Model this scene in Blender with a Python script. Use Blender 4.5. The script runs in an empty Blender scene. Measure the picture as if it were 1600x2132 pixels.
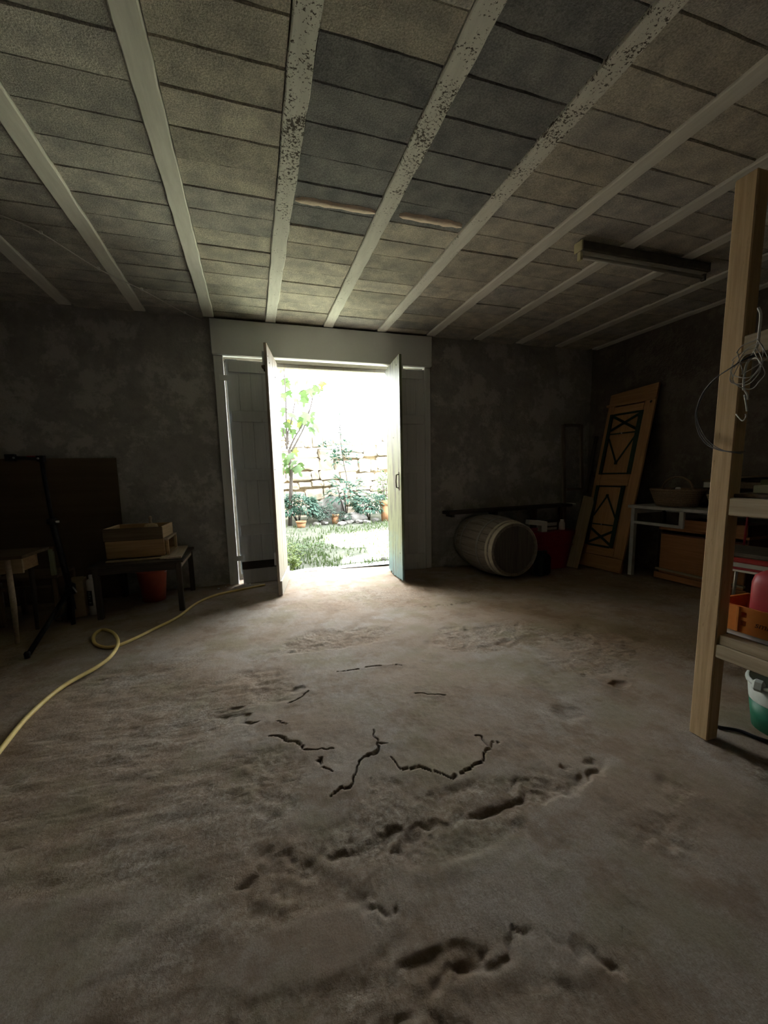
import bpy, bmesh, math, random
import numpy as np
from mathutils import Matrix, Vector

random.seed(7)
SC = bpy.context.scene
COL = SC.collection
PI = math.pi

# ------------------------------------------------------------------ camera
F_PX, YAW, PITCH, ROLL, CX, CY = 863.58, .306895, -.137548, -.022374, 804.4, 1107.8
CAM_Z = 1.13
cy_, sy_ = math.cos(YAW), math.sin(YAW)
cp_, sp_ = math.cos(PITCH), math.sin(PITCH)
fwd = Vector((sy_ * cp_, cy_ * cp_, sp_))
right0 = Vector((cy_, -sy_, 0))
up0 = right0.cross(fwd)
rgt = math.cos(ROLL) * right0 + math.sin(ROLL) * up0
upv = -math.sin(ROLL) * right0 + math.cos(ROLL) * up0
cam = bpy.data.cameras.new('camera')
cam.sensor_fit = 'HORIZONTAL'
cam.sensor_width = 36
cam.lens = F_PX / 1600 * 36
cam.shift_x = (800 - CX) / 1600
cam.shift_y = (CY - 1066) / 1600
cam.clip_start = .02
cam_o = bpy.data.objects.new('camera', cam)
cam_o.matrix_world = Matrix(((rgt.x, upv.x, -fwd.x, 0), (rgt.y, upv.y, -fwd.y, 0), (rgt.z, upv.z, -fwd.z, CAM_Z), (0, 0, 0, 1)))
COL.objects.link(cam_o)
SC.camera = cam_o

# ------------------------------------------------------------------ sky, sun, exposure
w = bpy.data.worlds.new('world')
SC.world = w
w.use_nodes = True
bgn = w.node_tree.nodes['Background']
bgn.inputs[0].default_value = (.92, .97, 1.0, 1)      # bright hazy summer sky
bgn.inputs[1].default_value = 13.5
sun = bpy.data.lights.new('sun', 'SUN')
sun.energy = 430
sun.angle = math.radians(.6)
sun.color = (1, .98, .95)
sun_o = bpy.data.objects.new('sun', sun)
sun_o.rotation_euler = Vector((.66, .06, -.75)).to_track_quat('-Z', 'Y').to_euler()
sun_o.location = (-6, 6, 9)
COL.objects.link(sun_o)
SC.view_settings.view_transform = 'Standard'
SC.view_settings.look = 'None'
SC.view_settings.gamma = 1
SC.view_settings.use_curve_mapping = False
SC.view_settings.exposure = 0.45


def ray(x, y):
    return fwd + (x - CX) / F_PX * rgt - (y - CY) / F_PX * upv


def on_z(x, y, z=0.0):
    d = ray(x, y)
    t = (z - CAM_Z) / d.z
    return Vector((d.x * t, d.y * t, z))


def on_x(px, py, X):
    d = ray(px, py)
    t = X / d.x
    return Vector((X, d.y * t, CAM_Z + d.z * t))


def on_y(px, py, Y):
    d = ray(px, py)
    t = Y / d.y
    return Vector((d.x * t, Y, CAM_Z + d.z * t))


# ------------------------------------------------------------------ materials
class NT:
    def __init__(s, name):
        s.m = bpy.data.materials.new(name)
        s.m.use_nodes = True
        s.t = s.m.node_tree
        s.b = s.t.nodes['Principled BSDF']

    def n(s, typ, **kw):
        nd = s.t.nodes.new(typ)
        for k, v in kw.items():
            setattr(nd, k, v)
        return nd

    def l(s, a, b):
        s.t.links.new(a, b)

    def coord(s, kind, scale):
        mp = s.n('ShaderNodeMapping')
        mp.inputs['Scale'].default_value = scale
        if kind == 'pos':
            g = s.n('ShaderNodeNewGeometry')
            s.l(g.outputs['Position'], mp.inputs['Vector'])
        else:
            g = s.n('ShaderNodeTexCoord')
            oi = s.n('ShaderNodeObjectInfo')
            mu = s.n('ShaderNodeMath', operation='MULTIPLY')
            mu.inputs[1].default_value = 37.0
            s.l(oi.outputs['Random'], mu.inputs[0])
            ad = s.n('ShaderNodeVectorMath', operation='ADD')
            s.l(g.outputs['Object'], ad.inputs[0])
            s.l(mu.outputs[0], ad.inputs[1])
            s.l(ad.outputs[0], mp.inputs['Vector'])
        return mp.outputs[0]

    def noise(s, vec, scale, detail=5, rough=.6):
        nd = s.n('ShaderNodeTexNoise')
        nd.inputs['Scale'].default_value = scale
        nd.inputs['Detail'].default_value = detail
        nd.inputs['Roughness'].default_value = rough
        s.l(vec, nd.inputs['Vector'])
        return nd.outputs['Fac']

    def ramp(s, fac, stops):
        r = s.n('ShaderNodeValToRGB')
        el = r.color_ramp.elements
        while len(el) < len(stops):
            el.new(.5)
        for e, (p, c) in zip(el, stops):
            e.position = p
            e.color = (*c, 1) if len(c) == 3 else c
        s.l(fac, r.inputs[0])
        return r.outputs[0]

    def mix(s, fac, a, b):
        m = s.n('ShaderNodeMix', data_type='RGBA')
        if isinstance(fac, float):
            m.inputs[0].default_value = fac
        else:
            s.l(fac, m.inputs[0])
        for v, i in ((a, 6), (b, 7)):
            if isinstance(v, tuple):
                m.inputs[i].default_value = (*v, 1)
            else:
                s.l(v, m.inputs[i])
        return m.outputs[2]

    def bump(s, h, strength, dist=.01, normal=None):
        b = s.n('ShaderNodeBump')
        b.inputs['Strength'].default_value = strength
        b.inputs['Distance'].default_value = dist
        s.l(h, b.inputs['Height'])
        if normal is not None:
            s.l(normal, b.inputs['Normal'])
        return b.outputs[0]


def sc3(v):
    return (v, v, v) if not isinstance(v, tuple) else v


def mat(name, c1, c2, scale=8., rough=.8, bump=.3, bdist=.004, coord='obj', detail=6, metal=0., var=.12, speck=None, spec=.3):
    """two-tone noise colour, noise relief, small brightness change from piece to piece"""
    t = NT(name)
    v = t.coord(coord, sc3(scale))
    f = t.noise(v, 1., detail)
    col = t.ramp(f, [(.3, c1), (.7, c2)])
    if speck:
        sc, amt, cc = speck
        v2 = t.coord(coord, sc3(sc))
        f2 = t.noise(v2, 1., 4, .7)
        k = t.ramp(f2, [(max(0., .62 - amt), (0, 0, 0)), (min(1., .70 - amt), (1, 1, 1))])
        col = t.mix(k, col, cc)
    if var:
        oi = t.n('ShaderNodeObjectInfo')
        mr = t.n('ShaderNodeMapRange')
        mr.inputs[3].default_value = 1 - var
        mr.inputs[4].default_value = 1 + var
        t.l(oi.outputs['Random'], mr.inputs[0])
        hs = t.n('ShaderNodeHueSaturation')
        t.l(mr.outputs[0], hs.inputs['Value'])
        t.l(col, hs.inputs['Color'])
        col = hs.outputs[0]
    t.l(col, t.b.inputs['Base Color'])
    t.b.inputs['Roughness'].default_value = rough
    t.b.inputs['Metallic'].default_value = metal
    t.b.inputs['Specular IOR Level'].default_value = spec
    if bump:
        t.l(t.bump(f, bump, bdist), t.b.inputs['Normal'])
    return t.m


def wood(name, c1, c2, axis='z', rough=.75, var=.12, k=1., speck=None):
    s = {'x': (3 * k, 60 * k, 60 * k), 'y': (60 * k, 3 * k, 60 * k), 'z': (60 * k, 60 * k, 3 * k)}[axis]
    return mat(name, c1, c2, s, rough, .35, .002, 'obj', 5, 0., var, speck)


def m_floor():
    t = NT('old_concrete')
    p = t.coord('pos', (1, 1, 1))
    big = t.noise(p, 1.6, 5, .6)
    mid = t.noise(p, 9., 6, .7)
    fine = t.noise(p, 62., 6, .78)
    grit = t.noise(p, 260., 2, .6)
    at = t.n('ShaderNodeAttribute', attribute_name='rough')
    ac = t.n('ShaderNodeAttribute', attribute_name='crack')
    smooth_c = t.ramp(mid, [(.3, (.355, .30, .25)), (.7, (.48, .42, .36))])
    sp_ = t.noise(p, 190., 3, .75)
    smooth_c = t.mix(t.ramp(sp_, [(.40, (.55, .55, .55)), (.60, (0, 0, 0))]), smooth_c, (.22, .175, .135))
    rough_c = t.ramp(fine, [(.28, (.16, .12, .088)), (.5, (.33, .27, .21)), (.72, (.56, .49, .41))])
    c = t.mix(at.outputs['Fac'], smooth_c, rough_c)
    earth = t.ramp(big, [(.40, (0, 0, 0)), (.58, (1, 1, 1))])
    c = t.mix(earth, c, t.mix(.5, c, (.30, .20, .125)))
    patchy = t.noise(p, 4.2, 8, .7)
    c = t.mix(t.ramp(patchy, [(.50, (0, 0, 0)), (.60, (.6, .6, .6))]), c, (.235, .165, .11))
    olive = t.noise(t.coord('pos', (1.1, 1.1, 1)), 2.1, 6, .65)
    c = t.mix(t.ramp(olive, [(.50, (0, 0, 0)), (.62, (.5, .5, .5))]), c, (.26, .225, .14))
    st = t.noise(p, 3.3, 7, .75)
    stain = t.ramp(st, [(.56, (0, 0, 0)), (.70, (.65, .65, .65))])
    c = t.mix(stain, c, (.17, .14, .11))
    c = t.mix(ac.outputs['Fac'], c, (.05, .042, .035))
    t.l(c, t.b.inputs['Base Color'])
    t.b.inputs['Roughness'].default_value = .9
    t.b.inputs['Specular IOR Level'].default_value = .15
    mm = t.n('ShaderNodeMath', operation='MULTIPLY_ADD')
    t.l(at.outputs['Fac'], mm.inputs[0])
    mm.inputs[1].default_value = .92
    mm.inputs[2].default_value = .08
    hh = t.n('ShaderNodeMath', operation='MULTIPLY')
    t.l(fine, hh.inputs[0])
    t.l(mm.outputs[0], hh.inputs[1])
    n1 = t.bump(hh.outputs[0], .7, .006)
    n2 = t.bump(mid, .35, .012, n1)
    n3 = t.bump(grit, .25, .002, n2)
    t.l(n3, t.b.inputs['Normal'])
    return t.m


def m_plaster(name, dark, lite, patch):
    t = NT(name)
    p = t.coord('pos', (1, 1, 1))
    a = t.noise(p, 2.6, 10, .74)
    b = t.noise(p, 6., 7, .72)
    c = t.noise(p, 60., 4, .6)
    col = t.ramp(b, [(.3, dark), (.7, lite)])
    k = t.ramp(a, [(.50, (0, 0, 0)), (.57, (1, 1, 1))])
    col = t.mix(k, col, t.mix(.75, col, patch))
    t.l(col, t.b.inputs['Base Color'])
    t.b.inputs['Roughness'].default_value = .95
    t.b.inputs['Specular IOR Level'].default_value = .1
    t.l(t.bump(c, .5, .006, t.bump(b, .5, .03)), t.b.inputs['Normal'])
    return t.m


def m_block(name, c1, c2):
    t = NT(name)
    p = t.coord('pos', (1, 1, 1))
    f = t.noise(p, 130., 3, .75)
    g = t.noise(p, 7., 5, .6)
    col = t.ramp(f, [(.32, c1), (.68, c2)])
    st = t.ramp(g, [(.35, (.72, .72, .74)), (.65, (1.12, 1.1, 1.06))])
    m = t.n('ShaderNodeMix', data_type='RGBA', blend_type='MULTIPLY')
    m.inputs[0].default_value = 1
    t.l(col, m.inputs[6])
    t.l(st, m.inputs[7])
    oi = t.n('ShaderNodeObjectInfo')
    mr = t.n('ShaderNodeMapRange')
    mr.inputs[3].default_value = .86
    mr.inputs[4].default_value = 1.14
    t.l(oi.outputs['Random'], mr.inputs[0])
    hs = t.n('ShaderNodeHueSaturation')
    t.l(mr.outputs[0], hs.inputs['Value'])
    t.l(m.outputs[2], hs.inputs['Color'])
    t.l(hs.outputs[0], t.b.inputs['Base Color'])
    t.b.inputs['Roughness'].default_value = .95
    t.b.inputs['Specular IOR Level'].default_value = .1
    t.l(t.bump(f, .9, .006), t.b.inputs['Normal'])
    return t.m


def m_joist(name, mold_y=None, amount=.0):
    """pale lime-washed concrete joist; mould freckles gather around one stretch of it"""
    t = NT(name)
    p = t.coord('pos', (1, 1, 1))
    a = t.noise(t.coord('pos', (30, 4, 30)), 1., 5, .6)
    col = t.ramp(a, [(.3, (.66, .645, .58)), (.7, (.80, .79, .72))])
    if mold_y is not None:
        f = t.noise(p, 70., 3, .75)
        g = t.n('ShaderNodeNewGeometry')
        sx = t.n('ShaderNodeSeparateXYZ')
        t.l(g.outputs['Position'], sx.inputs[0])
        d = t.n('ShaderNodeMath', operation='SUBTRACT')
        t.l(sx.outputs[1], d.inputs[0])
        d.inputs[1].default_value = mold_y
        ab = t.n('ShaderNodeMath', operation='ABSOLUTE')
        t.l(d.outputs[0], ab.inputs[0])
        mr = t.n('ShaderNodeMapRange')
        t.l(ab.outputs[0], mr.inputs[0])
        mr.inputs[1].default_value = 0
        mr.inputs[2].default_value = .85
        mr.inputs[3].default_value = amount
        mr.inputs[4].default_value = 0
        cl_ = t.noise(p, 9., 3, .6)
        cm = t.n('ShaderNodeMath', operation='MULTIPLY_ADD')
        t.l(cl_, cm.inputs[0])
        cm.inputs[1].default_value = .45
        cm.inputs[2].default_value = -.25
        fm = t.n('ShaderNodeMath', operation='ADD')
        t.l(f, fm.inputs[0])
        t.l(cm.outputs[0], fm.inputs[1])
        sm = t.n('ShaderNodeMath', operation='ADD')
        t.l(fm.outputs[0], sm.inputs[0])
        t.l(mr.outputs[0], sm.inputs[1])
        k = t.ramp(sm.outputs[0], [(.63, (0, 0, 0)), (.67, (1, 1, 1))])
        col = t.mix(k, col, (.085, .07, .055))
    t.l(col, t.b.inputs['Base Color'])
    t.b.inputs['Roughness'].default_value = .9
    t.l(t.bump(a, .3, .003), t.b.inputs['Normal'])
    return t.m


def m_peel(name, base, under, low=None, thr=.60):
    """old gloss paint, flaked off along the grain in streaks; another coat shows near the foot"""
    t = NT(name)
    v = t.coord('obj', (38, 38, 1.6))
    f = t.noise(v, 1., 6, .65)
    g = t.noise(t.coord('pos', (5, 5, 5)), 1., 4)
    col = t.ramp(g, [(.3, base), (.7, tuple(min(1, c * 1.12) for c in base))])
    if low:
        ge = t.n('ShaderNodeNewGeometry')
        sx = t.n('ShaderNodeSeparateXYZ')
        t.l(ge.outputs['Position'], sx.inputs[0])
        ad = t.n('ShaderNodeMath', operation='MULTIPLY_ADD')
        t.l(g, ad.inputs[0])
        ad.inputs[1].default_value = .7
        t.l(sx.outputs[2], ad.inputs[2])
        k = t.ramp(ad.outputs[0], [(.45, (1, 1, 1)), (.85, (0, 0, 0))])
        col = t.mix(k, col, low)
    k2 = t.ramp(f, [(thr, (0, 0, 0)), (thr + .02, (1, 1, 1))])
    col = t.mix(k2, col, under)
    t.l(col, t.b.inputs['Base Color'])
    t.b.inputs['Roughness'].default_value = .55
    t.l(t.bump(f, .3, .003), t.b.inputs['Normal'])
    return t.m


def m_leaf(name, c1, c2, trans=.35):
    t = NT(name)
    oi = t.n('ShaderNodeObjectInfo')
    f = t.noise(t.coord('pos', (6, 6, 6)), 1., 3)
    col = t.ramp(f, [(.3, c1), (.7, c2)])
    t.l(col, t.b.inputs['Base Color'])
    t.b.inputs['Roughness'].default_value = .6
    tr = t.n('ShaderNodeBsdfTranslucent')
    t.l(col, tr.inputs[0])
    ms = t.n('ShaderNodeMixShader')
    ms.inputs[0].default_value = trans
    t.l(t.b.outputs[0], ms.inputs[1])
    t.l(tr.outputs[0], ms.inputs[2])
    t.l(ms.outputs[0], t.t.nodes['Material Output'].inputs[0])
    return t.m


MT = {}
MT['floor'] = m_floor()
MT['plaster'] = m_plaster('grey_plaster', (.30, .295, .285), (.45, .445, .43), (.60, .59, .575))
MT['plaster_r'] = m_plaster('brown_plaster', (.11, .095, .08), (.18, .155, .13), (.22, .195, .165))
MT['blk_tan'] = m_block('block_tan', (.34, .32, .265), (.74, .70, .61))
MT['blk_grey'] = m_block('block_grey', (.31, .30, .275), (.66, .64, .59))
MT['blk_dark'] = m_block('block_dark', (.18, .182, .182), (.38, .385, .38))
MT['joist'] = m_joist('joist_plain')
MT['joist_a'] = m_joist('joist_mould_a', 2.15, .14)
MT['joist_b'] = m_joist('joist_mould_b', 2.0, .15)
MT['joist_c'] = m_joist('joist_mould_c', 1.75, .13)
MT['slab'] = mat('dark_slab', (.05, .047, .04), (.08, .075, .065), 20., .95, .3, coord='pos', var=0)
MT['mortar'] = mat('peach_mortar', (.80, .66, .52), (.88, .76, .63), 40., .9, .6, .006)
MT['lintel'] = mat('lintel_paint', (.72, .74, .755), (.78, .80, .81), 3., .7, .1, coord='pos', var=0)
MT['paint'] = mat('grey_white_paint', (.68, .70, .715), (.77, .79, .80), (30, 30, 2), .6, .25, .002, var=.05, speck=((40, 40, 6), -.05, (.40, .37, .32)))
MT['cream'] = m_peel('cream_paint', (.28, .24, .195), (.22, .175, .125))
MT['cream_low'] = m_peel('cream_kick', (.34, .32, .27), (.34, .28, .2))
MT['green_peel'] = m_peel('green_peel', (.18, .21, .115), (.04, .036, .028), (.12, .235, .26), .53)
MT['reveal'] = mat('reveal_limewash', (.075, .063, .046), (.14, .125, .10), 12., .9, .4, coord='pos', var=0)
MT['iron'] = mat('rusty_iron', (.05, .04, .035), (.13, .09, .07), 40., .7, .3, metal=.4)
MT['black'] = mat('black_plastic', (.012, .012, .014), (.03, .03, .034), 30., .45, .05, var=0)
MT['black_m'] = mat('black_metal', (.012, .012, .016), (.035, .035, .04), 30., .35, .05, metal=.5, var=0)
MT['steel'] = mat('steel', (.55, .55, .55), (.75, .75, .75), 30., .3, .03, metal=1., var=0)
MT['pine'] = wood('pine', (.34, .25, .14), (.50, .39, .24), 'z')
MT['pine_x'] = wood('pine_x', (.33, .25, .155), (.50, .40, .26), 'x')
MT['pine_y'] = wood('pine_y', (.33, .26, .165), (.48, .40, .27), 'y')
MT['post'] = wood('sawn_timber', (.46, .31, .16), (.68, .50, .28), 'z', speck=((90, 90, 12), -.02, (.2, .12, .06)))
MT['oldwood_x'] = wood('old_wood_x', (.10, .07, .045), (.20, .145, .09), 'x')
MT['oldwood_z'] = wood('old_wood_z', (.10, .07, .045), (.20, .145, .09), 'z')
MT['greybrown_z'] = wood('grey_brown_wood_z', (.17, .145, .115), (.26, .22, .18), 'z')
MT['plankwood_z'] = wood('weathered_plank_z', (.24, .185, .12), (.36, .29, .20), 'z')
MT['darkwood'] = wood('dark_wood', (.045, .036, .03), (.085, .07, .058), 'x')
MT['darkwood_z'] = wood('dark_wood_z', (.045, .036, .03), (.085, .07, .058), 'z')
MT['palewood'] = wood('pale_board', (.42, .34, .25), (.60, .50, .38), 'y')
MT['crate_dark'] = wood('crate_dark', (.13, .095, .06), (.20, .15, .10), 'x')
MT['crate'] = wood('crate_wood', (.38, .245, .13), (.54, .37, .205), 'x')
MT['crate_y'] = wood('crate_wood_y', (.56, .42, .24), (.74, .58, .37), 'y')
MT['stave'] = wood('barrel_stave', (.22, .195, .165), (.36, .325, .28), 'y', .85)
MT['hoop'] = mat('pale_hoop', (.50, .46, .37), (.66, .62, .50), (20, 20, 20), .7, .2, var=.05)
MT['hoop_g'] = mat('grey_hoop', (.28, .27, .25), (.38, .37, .35), (20, 20, 20), .7, .2, var=.05)
MT['bhead'] = wood('barrel_head', (.10, .092, .085), (.17, .155, .14), 'z', .85)
MT['red'] = mat('red_plastic', (.34, .035, .04), (.42, .05, .055), 12., .45, .03, var=0)
MT['red_tub'] = mat('dark_red_plastic', (.26, .02, .035), (.33, .03, .045), 12., .5, .03, var=0)
MT['redbucket'] = mat('orange_red_plastic', (.48, .10, .06), (.58, .14, .085), 10., .5, .03, var=0)
MT['white'] = mat('white_plastic', (.68, .68, .66), (.80, .80, .78), 20., .5, .05, var=0)
MT['greyprint'] = mat('grey_print', (.35, .37, .4), (.6, .62, .64), 60., .5, 0, var=0)
MT['darkgreen_can'] = mat('dark_green_plastic', (.01, .02, .02), (.02, .035, .034), 10., .4, .03, var=0)
MT['doorpine'] = wood('varnished_pine', (.44, .24, .11), (.60, .35, .175), 'z', .55, .05, speck=((22, 22, 10), -.07, (.16, .08, .035)))
MT['doorpine_x'] = wood('varnished_pine_x', (.44, .24, .11), (.60, .35, .175), 'x', .55, .05)
MT['doorgreen'] = mat('bottle_green_paint', (.012, .035, .02), (.02, .055, .03), 30., .5, .1, var=0)
MT['greypaint'] = mat('table_grey_paint', (.40, .41, .40), (.52, .53, .52), (14, 14, 14), .6, .1, var=0)
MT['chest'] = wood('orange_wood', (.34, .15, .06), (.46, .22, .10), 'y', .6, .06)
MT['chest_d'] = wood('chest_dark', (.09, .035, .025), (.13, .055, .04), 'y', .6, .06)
MT['wicker'] = mat('wicker', (.16, .11, .075), (.30, .22, .15), 90., .85, .4, .004)
MT['wicker_y'] = mat('straw', (.40, .32, .18), (.55, .45, .27), 90., .85, .4, .004)
MT['orange'] = mat('orange_plastic', (.62, .20, .03), (.70, .26, .05), 15., .5, .03, var=0)
MT['ink'] = mat('dark_print', (.10, .035, .015), (.13, .05, .02), 40., .6, 0, var=0)
MT['ink_k'] = mat('black_print', (.02, .02, .025), (.04, .04, .05), 40., .6, 0, var=0)
MT['boxcream'] = mat('pale_carton', (.66, .67, .50), (.76, .77, .60), 15., .7, .05, var=0)
MT['boxgreen'] = mat('green_carton', (.16, .20, .10), (.24, .28, .15), 15., .7, .05, var=0)
MT['greenplastic'] = mat('green_plastic', (.02, .15, .085), (.03, .20, .115), 12., .45, .03, var=0)
MT['whitish'] = mat('cloudy_white_plastic', (.52, .58, .52), (.64, .69, .63), 12., .45, .03, var=0)
MT['bag'] = mat('dark_bag', (.015, .015, .022), (.05, .05, .065), 25., .4, .5, .01, var=0)
MT['hose'] = mat('yellow_hose', (.74, .56, .20), (.82, .65, .27), 20., .5, .03, var=0)
MT['cable'] = mat('grey_cable', (.5, .48, .44), (.6, .58, .54), 20., .6, 0, var=0)
MT['wire'] = mat('galvanised_wire', (.30, .29, .26), (.48, .46, .42), 40., .5, 0, metal=.5, var=.2)
MT['wire_d'] = mat('dark_wire', (.05, .05, .05), (.12, .12, .12), 40., .5, 0, metal=.5, var=.2)
MT['rope'] = mat('white_cord', (.60, .60, .56), (.74, .74, .70), 60., .8, .1, var=0)
MT['lampbody'] = mat('dusty_lamp_metal', (.10, .095, .08), (.16, .15, .125), 15., .7, .1, var=0)
MT['lampcap'] = mat('yellowed_cap', (.50, .46, .28), (.60, .56, .36), 15., .6, .05, var=0)
MT['tube'] = mat('dusty_tube', (.48, .47, .42), (.56, .55, .5), 15., .4, 0, var=0)
MT['panel'] = wood('brown_hardboard', (.105, .075, .045), (.145, .105, .065), 'x', .7, 0, .3)
MT['greenwood'] = wood('green_wood', (.24, .27, .17), (.33, .36, .24), 'z')
MT['card'] = mat('cardboard', (.40, .31, .20), (.50, .40, .27), 20., .9, .05, var=0)
MT['silver'] = mat('silver_tin', (.72, .72, .72), (.84, .84, .84), (6, 6, 40), .35, .04, metal=.35, var=0)
MT['stone'] = mat('limestone', (.32, .27, .20), (.46, .41, .33), 5., .9, .6, .02, coord='pos', var=.16)
MT['joint'] = mat('ochre_mortar', (.26, .20, .12), (.36, .29, .19), 9., .95, .5, .02, coord='pos', var=0)
MT['ground'] = mat('garden_soil', (.048, .055, .036), (.10, .105, .08), 5., .95, .6, .03, coord='pos', detail=8, var=0, speck=(16., .02, (.14, .14, .13)))
MT['apron'] = mat('pale_apron', (.40, .39, .37), (.52, .51, .49), 6., .9, .4, .01, coord='pos', var=0)
MT['grass'] = m_leaf('grass_green', (.045, .075, .025), (.085, .125, .04), .35)
MT['lime'] = m_leaf('lime_leaf', (.09, .145, .02), (.15, .20, .04), .35)
MT['leaf'] = m_leaf('leaf_green', (.045, .088, .026), (.08, .13, .042), .35)
MT['leaf_b'] = m_leaf('leaf_bluegreen', (.022, .065, .042), (.045, .11, .075), .25)
MT['leaf_d'] = m_leaf('leaf_dark', (.014, .036, .024), (.04, .07, .045), .15)
MT['bark'] = mat('grey_bark', (.045, .038, .034), (.08, .068, .06), (30, 30, 6), .9, .4, .004)
MT['terra'] = mat('terracotta', (.24, .12, .06), (.31, .17, .09), 15., .85, .1, var=.05)
MT['rock'] = mat('grey_rock', (.13, .125, .115), (.22, .21, .20), 8., .95, .6, .02, coord='pos')
MT['shade_rubble'] = mat('old_rubble', (.30, .25, .18), (.44, .38, .29), 4., .95, .6, .03, coord='pos', var=0)


# ------------------------------------------------------------------ mesh helpers
def link(name, me, mt=None, parent=None, loc=None, rot=None):
    o = bpy.data.objects.new(name, me)
    COL.objects.link(o)
    if mt is not None and me is not None:
        m = MT[mt] if isinstance(mt, str) else mt
        if not me.materials:
            me.materials.append(m)
        elif me.materials[0] != m:
            o.material_slots[0].link = 'OBJECT'
            o.material_slots[0].material = m
    if parent is not None:
        o.parent = parent
    if loc is not None:
        o.location = loc
    if rot is not None:
        o.rotation_euler = rot
    return o


def tag(o, label, cat, group=None, kind=None):
    o['label'] = label
    o['category'] = cat
    if group:
        o['group'] = group
    if kind:
        o['kind'] = kind
    return o


def thing(name, label, cat, loc=(0, 0, 0), rotz=0., group=None, kind=None):
    o = bpy.data.objects.new(name, None)
    COL.objects.link(o)
    o.location = loc
    o.rotation_euler = (0, 0, rotz)
    o.empty_display_size = .1
    return tag(o, label, cat, group, kind)


def bm_mesh(name, bm, smooth=False):
    me = bpy.data.meshes.new(name)
    bmesh.ops.recalc_face_normals(bm, faces=bm.faces)
    bm.to_mesh(me)
    bm.free()
    if smooth:
        for p in me.polygons:
            p.use_smooth = True
    return me


def bx(bm, size, at=(0, 0, 0), rot=None, bev=0.):
    ret = bmesh.ops.create_cube(bm, size=1)
    vs = ret['verts']
    M = Matrix.Translation(at)
    if rot is not None:
        M = M @ (rot.to_4x4() if isinstance(rot, Matrix) else Matrix.Rotation(rot[2], 4, 'Z') @ Matrix.Rotation(rot[1], 4, 'Y') @ Matrix.Rotation(rot[0], 4, 'X'))
    bmesh.ops.scale(bm, vec=size, verts=vs)
    if bev:
        es = list({e for v in vs for e in v.link_edges})
        r = bmesh.ops.bevel(bm, geom=es, offset=bev, segments=1, affect='EDGES', profile=.5)
        vs = list({v for f in r['faces'] for v in f.verts} | {v for v in vs if v.is_valid})
    bmesh.ops.transform(bm, matrix=M, verts=vs)


_cache = {}


def box(name, size, loc, mt, parent=None, rot=None, bev=.003):
    key = (tuple(round(s, 4) for s in size), bev, mt if isinstance(mt, str) else mt.name)
    if key not in _cache:
        bm = bmesh.new()
        bx(bm, size, bev=min(bev, min(size) * .35))
        _cache[key] = bm_mesh(name, bm)
    return link(name, _cache[key], mt, parent, loc, rot)


def bar(name, a, b, wd, th, mt, parent=None, roll=0., bev=.003):
    """box whose local Z runs from a to b"""
    a, b = Vector(a), Vector(b)
    d = b - a
    L = d.length
    o = box(name, (wd, th, L), (a + b) / 2, mt, parent, None, bev)
    q = d.to_track_quat('Z', 'Y')
    o.rotation_euler = (q.to_matrix() @ Matrix.Rotation(roll, 3, 'Z')).to_euler()
    return o


def tube_bm(bm, pts, r, seg=8, closed=False, cap=True):
    pts = [Vector(p) for p in pts]
    n = len(pts)
    rings = []
    prev = None
    for i, p in enumerate(pts):
        if closed:
            d = pts[(i + 1) % n] - pts[i - 1]
        else:
            d = pts[min(i + 1, n - 1)] - pts[max(i - 1, 0)]
        d.normalize()
        if prev is None:
            a = d.orthogonal().normalized()
        else:
            a = prev - d * prev.dot(d)
            a = a.normalized() if a.length > 1e-6 else d.orthogonal().normalized()
        prev = a
        b = d.cross(a)
        rr = r[i] if isinstance(r, (list, tuple)) else r
        rings.append([bm.verts.new(p + (a * math.cos(t) + b * math.sin(t)) * rr) for t in [2 * PI * k / seg for k in range(seg)]])
    for i in range(n if closed else n - 1):
        A, B = rings[i], rings[(i + 1) % n]
        for k in range(seg):
            bm.faces.new((A[k], A[(k + 1) % seg], B[(k + 1) % seg], B[k]))
    if cap and not closed:
        bm.faces.new(list(reversed(rings[0])))
        bm.faces.new(rings[-1])


def tube(name, pts, r, mt, parent=None, seg=8, closed=False):
    bm = bmesh.new()
    tube_bm(bm, pts, r, seg, closed)
    return link(name, bm_mesh(name, bm, True), mt, parent)


def lathe_bm(bm, prof, seg=24, at=(0, 0, 0), sx=1., sy=1.):
    rings = []
    for r, z in prof:
        if r < 1e-5:
            rings.append([bm.verts.new((at[0], at[1], at[2] + z))])
        else:
            rings.append([bm.verts.new((at[0] + sx * r * math.cos(2 * PI * k / seg), at[1] + sy * r * math.sin(2 * PI * k / seg), at[2] + z)) for k in range(seg)])
    for A, B in zip(rings, rings[1:]):
        for k in range(seg):
            k2 = (k + 1) % seg
            if len(A) == 1 and len(B) == 1:
                continue
            if len(A) == 1:
                bm.faces.new((A[0], B[k], B[k2]))
            elif len(B) == 1:
                bm.faces.new((A[k], B[0], A[k2]))
            else:
                bm.faces.new((A[k], A[k2], B[k2], B[k]))


def lathe(name, prof, mt, parent=None, loc=None, seg=24, rot=None, sx=1., sy=1.):
    bm = bmesh.new()
    lathe_bm(bm, prof, seg, (0, 0, 0), sx, sy)
    return link(name, bm_mesh(name, bm, True), mt, parent, loc, rot)


def prism(name, poly, th, mt, parent=None, loc=None, rot=None):
    """outline in local XZ, thickness th along Y"""
    bm = bmesh.new()
    A = [bm.verts.new((x, -th / 2, z)) for x, z in poly]
    B = [bm.verts.new((x, th / 2, z)) for x, z in poly]
    bm.faces.new(A)
    bm.faces.new(list(reversed(B)))
    n = len(poly)
    for i in range(n):
        j = (i + 1) % n
        bm.faces.new((A[i], B[i], B[j], A[j]))
    return link(name, bm_mesh(name, bm), mt, parent, loc, rot)


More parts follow.
